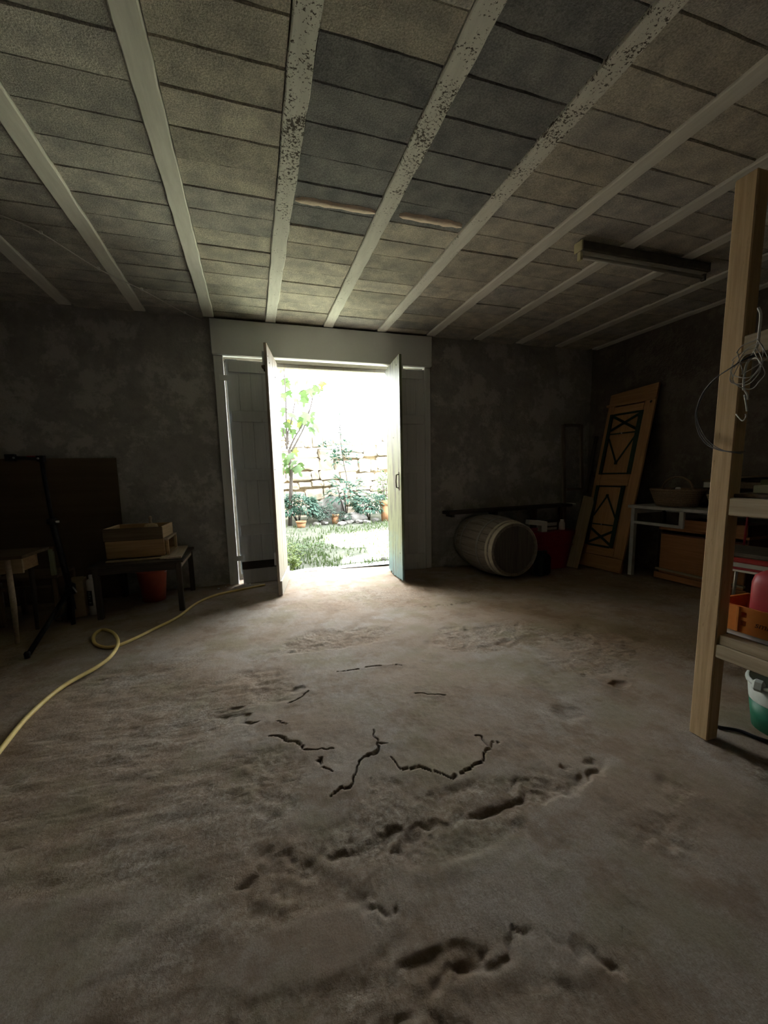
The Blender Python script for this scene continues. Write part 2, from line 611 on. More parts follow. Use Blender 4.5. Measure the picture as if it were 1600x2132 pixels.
def copy_tree(o, parent=None):
    c = o.copy()
    COL.objects.link(c)
    c.parent = parent
    for ch in [x for x in COL.objects if x.parent == o]:
        copy_tree(ch, c)
    return c


def spline(pts, n=8):
    P = [Vector(p) for p in pts]
    out = []
    for i in range(len(P) - 1):
        p0, p1, p2, p3 = P[max(i - 1, 0)], P[i], P[i + 1], P[min(i + 2, len(P) - 1)]
        for k in range(n):
            t = k / n
            out.append(.5 * ((2 * p1) + (p2 - p0) * t + (2 * p0 - 5 * p1 + 4 * p2 - p3) * t * t + (3 * p1 - p0 - 3 * p2 + p3) * t ** 3))
    out.append(P[-1])
    return out


# ------------------------------------------------------------------ noise for relief
_rng = np.random.default_rng(5)
_LAT = _rng.random((256, 256))


def vnoise(x, y):
    xi, yi = np.floor(x).astype(int), np.floor(y).astype(int)
    fx, fy = x - xi, y - yi
    fx, fy = fx * fx * (3 - 2 * fx), fy * fy * (3 - 2 * fy)
    a = _LAT[xi % 256, yi % 256]
    b = _LAT[(xi + 1) % 256, yi % 256]
    c = _LAT[xi % 256, (yi + 1) % 256]
    d = _LAT[(xi + 1) % 256, (yi + 1) % 256]
    return (a * (1 - fx) + b * fx) * (1 - fy) + (c * (1 - fx) + d * fx) * fy


def fbm(x, y, f, octv=5, g=.5):
    s, amp, tot = 0, 1., 0.
    for i in range(octv):
        s = s + amp * vnoise(x * f + 17.3 * i, y * f + 9.1 * i)
        tot += amp
        amp *= g
        f *= 2.03
    return s / tot


def grid_mesh(name, P, attrs=None):
    """P: (ny,nx,3) array of points"""
    ny, nx = P.shape[:2]
    me = bpy.data.meshes.new(name)
    nf = (ny - 1) * (nx - 1)
    idx = np.arange(ny * nx).reshape(ny, nx)
    q = np.stack([idx[:-1, :-1], idx[:-1, 1:], idx[1:, 1:], idx[1:, :-1]], -1).reshape(-1, 4)
    me.vertices.add(ny * nx)
    me.vertices.foreach_set('co', P.reshape(-1).astype(np.float32))
    me.loops.add(nf * 4)
    me.loops.foreach_set('vertex_index', q.reshape(-1).astype(np.int32))
    me.polygons.add(nf)
    me.polygons.foreach_set('loop_start', (np.arange(nf) * 4).astype(np.int32))
    me.update(calc_edges=True)
    for k, v in (attrs or {}).items():
        a = me.attributes.new(k, 'FLOAT', 'POINT')
        a.data.foreach_set('value', v.reshape(-1).astype(np.float32))
    me.polygons.foreach_set('use_smooth', np.ones(nf, dtype=bool))
    me.validate()
    return me


def sstep(a, b, x):
    t = np.clip((x - a) / (b - a), 0, 1)
    return t * t * (3 - 2 * t)


# ================================================================== ROOM
XL, XR, YB, YR = -3.3, 4.42, 4.68, -1.9      # left, right, back, rear walls
Y_OUT = 4.93                                  # outer face of the back wall
OX0, OX1, OZ = -.26, 2.02, 2.345              # door opening
Z_J, Z_B = 2.685, 2.70                        # undersides of joists and blocks


def fz(x, y):
    """the old floor drops a little towards the corner by the barrel"""
    a = min(max((x - .9) / 1.4, 0), 1)
    b = min(max((y - 2.4) / 1.2, 0), 1)
    return -.045 * a * b


def make_floor():
    xs = np.concatenate([np.arange(XL, -.1, .028), np.arange(-.1, .2, .0085), np.arange(.2, 1.45, .0034), np.arange(1.45, 2.3, .0085), np.arange(2.3, XR + .03, .026)])
    ys = np.concatenate([np.arange(YR, .6, .045), np.arange(.6, 1.45, .0085), np.arange(1.45, 2.1, .0034), np.arange(2.1, 2.9, .0085), np.arange(2.9, Y_OUT + .02, .018)])
    X, Y = np.meshgrid(xs, ys)
    a = np.clip((X - .9) / 1.4, 0, 1)
    b = np.clip((Y - 2.4) / 1.2, 0, 1)
    Z = -.045 * a * b
    # worn (rough) and still skimmed (smooth) areas
    n1 = fbm(X, Y, 1.1, 5, .55)
    R = .85 * sstep(.47, .60, n1)
    for (px, py, rx, ry, s) in ((640, 1600, .26, .30, 0), (930, 1560, .42, .17, 0), (700, 1215, .6, .4, 0), (820, 1290, .3, .25, 0), (560, 1370, .2, .15, 0),
                                (330, 1700, .5, .3, 1), (520, 1440, .3, .25, 1), (1050, 1320, .6, .28, 1), (700, 1330, .5, .2, 1), (350, 1500, .5, .4, 1), (950, 1700, .5, .14, 1), (1450, 1420, .3, .3, 0), (1250, 1700, .35, .12, 0), (1350, 1500, .6, .5, 0), (1150, 1850, .5, .16, 0), (700, 1950, .25, .08, 0), (880, 2020, .2, .04, 1), (600, 1850, .12, .08, 1)):
        c = on_z(px, py)
        d = np.sqrt(((X - c.x) / rx) ** 2 + ((Y - c.y) / ry) ** 2) + (fbm(X, Y, 4.5, 4) - .5) * .9
        k = 1 - sstep(.75, 1.05, d)
        R = R * (1 - k) + s * k
    Z = Z - R * .006 + (fbm(X, Y, 2.2, 4) - .5) * .020 + (fbm(X + 7, Y, 6.5, 3) - .5) * .007 * (.35 + .65 * R)
    Z = Z + R * ((fbm(X, Y, 22., 3, .5) - .5) * .017)
    Z = Z + (fbm(X, Y, 40., 2) - .5) * .0025
    C = np.zeros_like(X)

    def poly_dist(pts, wob=.0):
        D = np.full(X.shape, 9.)
        wx = (fbm(X, Y, 14., 3) - .5) * wob
        wy = (fbm(X + 5, Y + 3, 14., 3) - .5) * wob
        P = [on_z(*p) for p in pts]
        for p, q in zip(P, P[1:]):
            dx, dy = q.x - p.x, q.y - p.y
            L2 = dx * dx + dy * dy
            t = np.clip(((X + wx - p.x) * dx + (Y + wy - p.y) * dy) / L2, 0, 1)
            D = np.minimum(D, np.hypot(X + wx - p.x - t * dx, Y + wy - p.y - t * dy))
        return D
    cracks = [((566, 1535), (580, 1532), (605, 1537), (630, 1550), (650, 1561), (668, 1562), (690, 1558)), ((660, 1575), (680, 1600), (690, 1608)),
              ((693, 1648), (715, 1637), (727, 1625), (732, 1608), (750, 1588), (770, 1575), (785, 1555), (790, 1542), (780, 1522)), ((790, 1545), (815, 1542)),
              ((812, 1575), (820, 1588), (835, 1597), (880, 1591), (905, 1602), (930, 1618), (960, 1608), (985, 1596), (1010, 1568), (1025, 1555), (1048, 1545)),
              ((1015, 1555), (1000, 1535), (985, 1530)), ((700, 1400), (740, 1395), (780, 1385), (830, 1384)), ((640, 1440), (600, 1462)), ((870, 1445), (930, 1449)),
              ((880, 1260), (950, 1255), (990, 1245)), ((600, 1510), (580, 1500))]
    for c in cracks:
        d = poly_dist(c, .07)
        k = 1 - sstep(.0005, .0052, d)
        Z = Z - .010 * k
        C = np.maximum(C, .8 * k)
        Z = Z + .003 * (1 - sstep(.006, .06, d)) * (1 - k)
    ledges = [((510, 1840), (560, 1815), (640, 1800), (740, 1772), (830, 1748), (900, 1712), (1000, 1695), (1100, 1668), (1200, 1625), (1262, 1580)),
              ((790, 2120), (850, 2080), (960, 2025), (1050, 1975), (1110, 1945)), ((1180, 1965), (1270, 1990)), ((560, 1800), (600, 1765), (660, 1780)),
              ((1050, 1640), (1130, 1632), (1190, 1610)), ((480, 1480), (540, 1500)), ((760, 1870), (820, 1890)), ((900, 1710), (860, 1760))]
    for c in ledges:
        d = poly_dist(c, .16)
        k = 1 - sstep(.0, .028, d)
        kk = .5 + .5 * sstep(.34, .62, fbm(X, Y, 7., 4))
        Z = Z - .009 * k * kk
        C = np.maximum(C, .16 * (1 - sstep(.0, .016, d)) * kk)
    for (px, py, r, dp) in ((1240, 1275, .05, .015), (1290, 1425, .055, .02), (1310, 1308, .03, .012), (620, 1435, .04, .012), (1180, 1482, .09, .012), (470, 1490, .035, .012), (965, 1250, .08, .008), (1335, 1330, .05, .01)):
        c = on_z(px, py)
        d = np.hypot((X - c.x), (Y - c.y)) + (fbm(X, Y, 20., 3) - .5) * .05
        k = 1 - sstep(r * .4, r, d)
        Z = Z - .6 * dp * k
        C = np.maximum(C, .16 * k)
    o = link('floor', grid_mesh('floor', np.stack([X, Y, Z], -1), {'rough': R, 'crack': C}), 'floor')
    tag(o, 'worn cracked concrete floor with rough brown patches', 'floor', kind='structure')


make_floor()


def plain_wall(name, size, at, mt, label):
    bm = bmesh.new()
    bx(bm, size, at)
    return tag(link(name, bm_mesh(name, bm), mt), label, 'wall', kind='structure')


def make_back_wall():
    """plaster front with relief, cut around the wide doorway; solid masonry behind it"""
    root = thing('wall_back', 'dark patchy plaster wall around the double doors', 'wall', (0, YB, 0), kind='structure')
    for x0, x1, z0, z1 in ((XL, OX0, -.1, 2.95), (OX1, XR, -.1, 2.95), (OX0, OX1, OZ + .005, 2.95)):
        xs = np.arange(x0, x1 + .001, (x1 - x0) / max(2, int((x1 - x0) / .03)))
        zs = np.arange(z0, z1 + .001, .03)
        X, Z = np.meshgrid(xs, zs)
        e = np.minimum(X - OX0 if x0 >= OX1 else OX0 - X, 1) if False else 1
        D = (fbm(X, Z, 1.4, 5, .55) - .5) * .05 + (fbm(X + 3, Z, 9., 4, .6) - .5) * .018
        link('plaster', grid_mesh('plaster', np.stack([X, D * e - .006, Z], -1)), 'plaster', root)
        bm = bmesh.new()
        bx(bm, (x1 - x0, Y_OUT - YB - .03, z1 - z0), ((x0 + x1) / 2, (Y_OUT - YB + .03) / 2, (z0 + z1) / 2))
        link('masonry', bm_mesh('masonry', bm), 'reveal', root)


make_back_wall()
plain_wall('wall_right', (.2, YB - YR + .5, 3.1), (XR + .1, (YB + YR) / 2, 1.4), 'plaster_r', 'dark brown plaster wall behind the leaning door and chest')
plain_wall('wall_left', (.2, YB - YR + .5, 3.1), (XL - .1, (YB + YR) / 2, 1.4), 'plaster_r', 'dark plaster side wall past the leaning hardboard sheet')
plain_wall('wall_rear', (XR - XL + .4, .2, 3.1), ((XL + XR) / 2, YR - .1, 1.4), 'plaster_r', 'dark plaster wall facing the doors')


# ---------------------------------------------------------------- ceiling
def make_ceiling():
    root = thing('ceiling', 'concrete joist and grey block ceiling', 'ceiling', (0, 0, 0), kind='structure')
    bm = bmesh.new()
    bx(bm, (XR - XL + .4, Y_OUT - YR + .2, .25), ((XL + XR) / 2, (Y_OUT + YR) / 2, 2.735 + .125))
    link('slab', bm_mesh('slab', bm), 'slab', root)
    jx = [-3.24 + .588 * i for i in range(3)] + [-1.487, -.90, -.308, .275, .862, 1.455, 2.04, 2.645, 3.22, 3.80, 4.385]
    for x in jx:
        m = {.275: 'joist_a', .862: 'joist_b', 1.455: 'joist_c'}.get(x, 'joist')
        bm = bmesh.new()
        ys = np.arange(YR, YB + .01, .11)
        # sawn concrete underside with slightly wavering edges
        n = len(ys)
        ring = []
        for y in ys:
            a, b = random.uniform(-.0035, .0035), random.uniform(-.0035, .0035)
            ring.append([bm.verts.new((x - .05 + a, y, Z_J + .005)), bm.verts.new((x - .045 + a, y, Z_J)), bm.verts.new((x + .045 + b, y, Z_J)), bm.verts.new((x + .05 + b, y, Z_J + .005)), bm.verts.new((x + .05, y, 2.76)), bm.verts.new((x - .05, y, 2.76))])
        for A, B in zip(ring, ring[1:]):
            for k in range(6):
                bm.faces.new((A[k], A[(k + 1) % 6], B[(k + 1) % 6], B[k]))
        bm.faces.new(ring[0])
        bm.faces.new(list(reversed(ring[-1])))
        link('joist', bm_mesh('joist', bm), m, root)
    variants = []
    for v in range(5):
        bm = bmesh.new()
        W, L, H = .474, .1965, .06
        nx, jit = 10, .0022
        top, low, mid = [], [], []

        def edge(sgn):
            return [(-W / 2 + W * i / nx, sgn * (L / 2) + random.uniform(-jit, jit)) for i in range(nx + 1)]
        e0, e1 = edge(-1), edge(1)
        lo0 = [bm.verts.new((x, y + .004, 0)) for x, y in e0]
        lo1 = [bm.verts.new((x, y - .004, 0)) for x, y in e1]
        up0_ = [bm.verts.new((x, y, .006)) for x, y in e0]
        up1_ = [bm.verts.new((x, y, .006)) for x, y in e1]
        t0 = [bm.verts.new((x, y, H)) for x, y in e0]
        t1 = [bm.verts.new((x, y, H)) for x, y in e1]
        for i in range(nx):
            for A, B in ((lo0, lo1), (up0_, lo0), (lo1, up1_), (t0, up0_), (up1_, t1)):
                bm.faces.new((A[i], A[i + 1], B[i + 1], B[i]))
        variants.append(bm_mesh('block', bm))
    y0 = YB - .1
    rest = bmesh.new()
    for gi in range(len(jx) - 1):
        gx = (jx[gi] + jx[gi + 1]) / 2
        wsc = (jx[gi + 1] - jx[gi] - .1) / .474 * .99
        for r in range(33):
            y = y0 - r * .2 + .012 * math.sin(gi * 2.1)
            z = Z_B + random.uniform(-.003, .004)
            if y > .9 and gx > -2.5:
                if gi in (6, 7) and 1.35 < y < (2.93 if gi == 6 else 2.75) and not (gi == 6 and y < 1.7):
                    m = 'blk_dark'
                elif gx < -.3 or (gx < .28 and y < 1.5):
                    m = 'blk_grey' if gx < -.3 else 'blk_tan'
                else:
                    m = 'blk_tan' if random.random() < .75 else 'blk_grey'
                o = link('block', random.choice(variants), m, root, (gx, y, z))
                o.scale = (wsc, 1, 1)
                o.rotation_euler = (random.uniform(-.012, .012), random.uniform(-.004, .004), random.choice((0, PI)) + random.uniform(-.003, .003))
            else:
                bx(rest, (.484, .193, .05), (gx, y, z + .03))
    o = link('block_field', bm_mesh('block_field', rest), 'blk_grey', root)
    o['kind'] = 'stuff'
    for (a, b) in (((615, 413), (782, 441)), ((832, 447), (962, 470))):
        p, q = on_z(*a, Z_B), on_z(*b, Z_B)
        pts = [p.lerp(q, i / 14) for i in range(15)]
        bm = bmesh.new()
        rows = []
        for i, c in enumerate(pts):
            wd = .03 + random.uniform(-.008, .008)
            if i in (0, 14):
                wd = .006
            rows.append([bm.verts.new((c.x, c.y - wd - .003, Z_B + .012)), bm.verts.new((c.x, c.y - wd * .6, Z_B - .011 + random.uniform(-.002, .002))), bm.verts.new((c.x, c.y + wd * .6, Z_B - .011 + random.uniform(-.002, .002))), bm.verts.new((c.x, c.y + wd, Z_B + .012))])
        for A, B in zip(rows, rows[1:]):
            for k in range(3):
                bm.faces.new((A[k], A[k + 1], B[k + 1], B[k]))
        link('mortar_strip', bm_mesh('mortar_strip', bm, True), 'mortar', root)


make_ceiling()

# ---------------------------------------------------------------- lintel, frame, doors
bm = bmesh.new()
bx(bm, (2.36, .10, Z_J - .006 - OZ), (.875, YB - .05 + .005, (Z_J - .006 + OZ) / 2), bev=.006)
tag(link('trim_1', bm_mesh('lintel', bm), 'lintel'), 'wide smooth grey lintel board over the doors', 'lintel', kind='structure')
for i, (x0, x1) in enumerate(((-.295, -.205), (1.975, 2.045))):
    bm = bmesh.new()
    bx(bm, (x1 - x0, .07, OZ + .02), ((x0 + x1) / 2, YB - .028, OZ / 2 - .012), bev=.004)
    tag(link('trim_%d' % (i + 2), bm_mesh('door_post', bm), 'paint'), ('grey door post beside the hardboard side of the room', 'grey door post on the barrel side of the doorway')[i], 'door frame', kind='structure')
bm = bmesh.new()
bx(bm, (OX1 - OX0, .06, .035), ((OX0 + OX1) / 2, Y_OUT - .05, OZ - .012), bev=.004)
tag(link('trim_4', bm_mesh('door_head', bm), 'cream_low'), 'cream weathered head board of the doorway', 'door frame', kind='structure')

for i, (x0, x1) in enumerate(((OX0, -.115), (1.93, OX1))):
    bm = bmesh.new()
    bx(bm, (x1 - x0, .09, OZ + .02), ((x0 + x1) / 2, Y_OUT - .05, OZ / 2 - .012), bev=.01)
    tag(link('trim_%d' % (i + 5), bm_mesh('outer_jamb', bm), 'reveal'), ('cream limewashed jamb glimpsed through the gap beside the grey panel', 'cream limewashed jamb behind the panel on the barrel side')[i], 'door frame', kind='structure')


def make_door(name, label, p0, p1, z0, z1, n_planks, mt, battens, batten_mt, bside, ztop1=None, jag=0., kick=None):
    """vertical boards between p0 and p1 (plan points); battens on the bside (+1/-1) face"""
    p0, p1 = Vector((*p0, 0)), Vector((*p1, 0))
    d = p1 - p0
    L = d.length
    ang = math.atan2(d.y, d.x)
    root = thing(name, label, 'door', (p0.x, p0.y, 0), ang, kind='structure')
    pw = L / n_planks
    for i in range(n_planks):
        zt = z1 + ((ztop1 - z1) * (i + .5) / n_planks if ztop1 is not None else 0) + random.uniform(-.003, .003)
        zb = z0 + random.uniform(0, jag)
        if jag:
            bm = bmesh.new()
            xs_ = [-pw / 2 + pw * k / 6 for k in range(7)]
            zs_ = [zb - (zt + z0) / 2 + random.uniform(0, jag) for _ in xs_]
            topz = (zt - z0) / 2
            A = [bm.verts.new((x, -.0125, z)) for x, z in zip(xs_, zs_)] + [bm.verts.new((xs_[-1], -.0125, topz)), bm.verts.new((xs_[0], -.0125, topz))]
            B = [bm.verts.new((v.co.x, .0125, v.co.z)) for v in A]
            bm.faces.new(A)
            bm.faces.new(list(reversed(B)))
            for k in range(len(A)):
                j = (k + 1) % len(A)
                bm.faces.new((A[k], B[k], B[j], A[j]))
            link('plank', bm_mesh('plank', bm), mt, root, (pw * (i + .5), 0, (zt + z0) / 2))
        else:
            box('plank', (pw, .025 + random.uniform(-.0015, .0015), zt - zb), (pw * (i + .5), 0, (zt + zb) / 2), mt, root, bev=.004)
    for (a, b) in battens:
        box('batten', (L - .05, .022, b - a), (L / 2, bside * .0235, (a + b) / 2), batten_mt, root, bev=.003)
    if kick:
        box('kick_board', (L - .004, .018, kick[1] - kick[0]), (L / 2, kick[2] * .0215, (kick[0] + kick[1]) / 2), 'cream_low', root, bev=.002)
    return root


d1 = make_door('door_1', 'closed grey plank door panel with battens beside the cream leaf', (-.175, YB - .03), (.285, YB - .015), .10, 2.322, 4, 'paint', [(2.19, 2.305), (1.70, 1.81), (1.10, 1.22), (.52, .635)], 'paint', -1, ztop1=2.30)
d1.rotation_euler = (0, math.radians(-.35), d1.rotation_euler[2])
box('kick_board', (.44, .022, .08), (.235, -.02, .195), 'darkwood', d1)
box('kick_board', (.44, .03, .16), (.235, -.02, .072), 'paint', d1)
for z in (2.13, .28):
    box('hinge', (.10, .004, .055), (-.02, -.03, z), 'paint', d1)
d4 = make_door('door_4', 'closed grey plank door panel with battens beside the green leaf', (1.525, YB - .015), (1.982, YB - .03), -.045, 2.322, 4, 'paint', [(2.215, 2.31), (1.705, 1.81), (1.14, 1.235), (.56, .66), (.06, .17)], 'paint', -1)
d2 = make_door('door_2', 'open cream plank door leaf folded into the room', (.178, 3.965), (.305, YB - .03), .012, 2.305, 4, 'cream', [(2.12, 2.24), (1.1, 1.22), (.30, .42)], 'paint', 1, kick=(.012, .15, -1))
tag(d2, d2['label'], 'door', kind='structure')
box('bolt', (.03, .012, .16), (.05, .022, 2.15), 'iron', d2)
box('bolt_keeper', (.07, .02, .02), (.03, .03, 2.10), 'iron', d2)
for px_, pz in ((.05, 2.2), (.12, 2.16), (.5, 2.12), (.08, 1.2)):
    lathe('nail', [(0, -.002), (.006, -.002), (.007, 0), (.004, .003), (0, .004)], 'iron', d2, (px_, -.0125, pz), 8, (PI / 2, 0, 0))
d3 = make_door('door_3', 'open door leaf with flaking pale green and turquoise paint', (1.452, 4.0), (1.515, YB - .03), -.03, 2.295, 4, 'green_peel', [(2.10, 2.22), (1.1, 1.22), (.30, .42)], 'paint', -1, jag=.035)
h = tube('handle', [(.085, .014, 1.13), (.085, .04, 1.125), (.085, .045, 1.06), (.085, .04, .995), (.085, .014, .99)], .007, 'iron', d3)
box('handle_plate', (.03, .004, .19), (.085, .0145, 1.06), 'iron', d3)
for pz, px_ in ((2.22, .12), (.30, .09), (1.52, .3)):
    lathe('nail', [(0, -.002), (.006, -.002), (.007, 0), (.004, .003), (0, .004)], 'iron', d3, (px_, .0125, pz), 8, (-PI / 2, 0, 0))

# ================================================================== GARDEN


def gz(y):
    return -.03 + .052 * (y - Y_OUT)


def make_ground():
    xs = np.arange(-9, 12.01, .12)
    ys = np.concatenate([np.arange(Y_OUT - .01, 10, .06), np.arange(10, 16.1, .5)])
    X, Y = np.meshgrid(xs, ys)
    Z = -.03 + .052 * (Y - Y_OUT) + (fbm(X, Y, 1.2, 5) - .5) * .09 * sstep(Y_OUT, Y_OUT + .5, Y)
    tag(link('ground', grid_mesh('ground', np.stack([X, Y, Z], -1)), 'ground'), 'patchy garden earth beyond the doorway', 'ground', kind='structure')
    bm = bmesh.new()
    n = 14
    A, B = [], []
    for i in range(n + 1):
        x = -.6 + 3.2 * i / n
        A.append(bm.verts.new((x, Y_OUT - .012, .005)))
        B.append(bm.verts.new((x, Y_OUT + .18 + random.uniform(-.04, .06) + .1 * max(0, x - .9), -.004)))
    C = [bm.verts.new((v.co.x, v.co.y + .01, -.06)) for v in B]
    for i in range(n):
        bm.faces.new((A[i], A[i + 1], B[i + 1], B[i]))
        bm.faces.new((B[i], B[i + 1], C[i + 1], C[i]))
    tag(link('door_step', bm_mesh('door_step', bm), 'apron'), 'pale concrete threshold strip outside the doorway', 'threshold', kind='structure')


make_ground()


def make_stone_wall():
    y = 9.55
    root = thing('garden_wall', 'dry limestone rubble wall at the end of the garden', 'wall', (0, y, 0), kind='structure')
    bm = bmesh.new()
    bx(bm, (14, .5, 1.75), (1.5, .32, .87))
    link('wall_core', bm_mesh('wall_core', bm), 'joint', root)
    z = .12
    rnd = random.Random(3)
    vars_ = []
    for v in range(7):
        bm = bmesh.new()
        bx(bm, (1, 1, 1), bev=.10)
        bmesh.ops.subdivide_edges(bm, edges=[e for e in bm.edges if e.calc_length() > .6], cuts=1, use_grid_fill=True)
        for vv in bm.verts:
            vv.co += Vector((rnd.uniform(-.06, .05), rnd.uniform(-.08, .08), rnd.uniform(-.09, .07)))
        vars_.append(bm_mesh('stone', bm))
    while z < 1.86:
        hgt = rnd.choice((.15, .19, .22, .26, .30))
        x = -.6 + rnd.uniform(0, .3)
        while x < 4.4:
            wd = rnd.choice((.16, .26, .36, .48, .62)) * rnd.uniform(.85, 1.15)
            hh = hgt * rnd.uniform(.82, 1.05)
            split = wd < .5 and hgt > .24 and rnd.random() < .4
            for k in range(2 if split else 1):
                h2 = hh / 2 if split else hh
                o = link('stone', rnd.choice(vars_), 'stone', root, (x + wd / 2, .04 + rnd.uniform(-.025, .02), z + h2 * (k + .5) + .035 * math.sin(2.3 * x + 5 * z)))
                o.scale = (wd - .008, .2, h2 - .01)
                o.rotation_euler = (0, rnd.uniform(-.06, .06), rnd.uniform(-.04, .04))
            x += wd
        z += hgt


make_stone_wall()

# unseen wall added to shade the garden, top stepped to leave the sun patch
bm = bmesh.new()
SX = -1.3
prof = [(4.95, 2.65), (5.30, 2.75), (5.42, 3.3), (5.85, 3.35), (5.98, 2.95), (6.4, 2.75), (6.95, 2.95), (7.08, 5.6), (9.2, 5.9), (9.3, .0), (4.95, -.1)]
A = [bm.verts.new((SX, y, z)) for y, z in prof]
B = [bm.verts.new((SX - .6, y, z)) for y, z in prof]
bm.faces.new(A)
bm.faces.new(list(reversed(B)))
for i in range(len(prof)):
    j = (i + 1) % len(prof)
    bm.faces.new((A[i], B[i], B[j], A[j]))
tag(link('shade_wall', bm_mesh('shade_wall', bm), 'shade_rubble'), 'unseen rubble wall added to shade the garden around the sun patch', 'wall', kind='structure')


def leaf_shape(kind):
    if kind == 'fig':
        pts = [(0, 0), (.22, -.12), (.46, -.02), (.36, .18), (.52, .42), (.30, .48), (.16, .50), (.14, .80), (0, 1.0)]
    elif kind == 'oval':
        pts = [(0, 0), (.22, .2), (.28, .5), (.16, .82), (0, 1)]
    else:
        pts = [(0, 0), (.05, .3), (.04, .7), (0, 1)]
    return pts


def leaf_mesh(kind, droop=.25):
    pts = leaf_shape(kind)
    bm = bmesh.new()
    mid = [bm.verts.new((0, p[1], -.0 - droop * p[1] ** 2)) for p in pts]
    L = [bm.verts.new((-p[0], p[1], -droop * p[1] ** 2 - .22 * p[0])) if p[0] else None for p in pts]
    R = [bm.verts.new((p[0], p[1], -droop * p[1] ** 2 - .22 * p[0])) if p[0] else None for p in pts]
    for i in range(len(pts) - 1):
        for S in (L, R):
            vs = [mid[i], mid[i + 1]] + [v for v in (S[i + 1], S[i]) if v]
            if len(vs) >= 3:
                bm.faces.new(vs)
    return bm_mesh('leaf', bm, True)


LEAF = {k: leaf_mesh(k) for k in ('fig', 'oval')}


def add_leaf(bm, p, d, size, kind='oval', wide=.5, droop=.3):
    """one small leaf blade into a joined foliage mesh"""
    d = d.normalized()
    s = d.cross(Vector((0, 0, 1)))
    s = s.normalized() if s.length > .05 else Vector((1, 0, 0))
    n = s.cross(d)
    a = bm.verts.new(p)
    m1 = bm.verts.new(p + d * size * .5 + s * size * wide * .5 - n * size * .05)
    m2 = bm.verts.new(p + d * size * .5 - s * size * wide * .5 - n * size * .05)
    c = bm.verts.new(p + d * size * .52 + n * size * .04)
    e = bm.verts.new(p + d * size - n * size * droop)
    bm.faces.new((a, m1, c))
    bm.faces.new((a, c, m2))
    bm.faces.new((m1, e, c))
    bm.faces.new((c, e, m2))


def rdir(up=.2):
    a = random.uniform(0, 2 * PI)
    z = random.uniform(-.5, 1.) + up
    return Vector((math.cos(a), math.sin(a), z)).normalized()


def shrub(label, c, rx, ry, rz, n, size, mt, cat='shrub', kind='oval', name='garden_shrub'):
    root = thing(name, label, cat, c)
    bm = bmesh.new()
    for i in range(n):
        d = rdir(.1)
        r = random.uniform(.55, 1.) ** .6
        lump = 1 + .22 * math.sin(5 * d.x + 3 * d.z + c[0] * 7) + .1 * math.sin(11 * d.y + 9 * d.z)
        p = Vector((d.x * rx * r * lump, d.y * ry * r * lump, max(.0, rz * (.5 + .5 * d.z * r * lump))))
        add_leaf(bm, p, (d + Vector((0, 0, -.25))), size * random.uniform(.6, 1.25))
    o = link('foliage', bm_mesh('foliage', bm), mt, root)
    o['kind'] = 'stuff'
    for k in range(5):
        a = random.uniform(0, 2 * PI)
        tube('stem', [(0, 0, -.03), (math.cos(a) * rx * .3, math.sin(a) * ry * .3, rz * .4), (math.cos(a) * rx * .6, math.sin(a) * ry * .6, rz * .8)], [.012, .009, .004], 'bark', root, 6)
    return root


def at_px(px, py, y):
    v = on_y(px, py, y)
    return v


def base(px, y):
    v = on_y(px, 1080, y)
    return (v.x, y, gz(y))


shrub('dense bluish green shrub at the foot of the stone wall', base(622, 8.7), .52, .38, .66, 2000, .08, 'leaf_b')
shrub('low green shrub spreading before the grey boulder', base(668, 8.55), .26, .24, .40, 700, .065, 'leaf_d')
shrub('rounded pale green shrub beside the tall terracotta pot', base(770, 8.6), .36, .32, .58, 1200, .08, 'leaf_b')
shrub('small olive tuft between the pots and the boulder', base(716, 8.55), .2, .16, .22, 420, .055, 'leaf_d')
shrub('broad leaved plant climbing in front of the wall', base(722, 8.95), .42, .22, 1.0, 170, .15, 'leaf_b')
shrub('light green leafy stems at the wall by the green leaf', base(802, 8.9), .14, .2, 1.15, 170, .11, 'leaf')


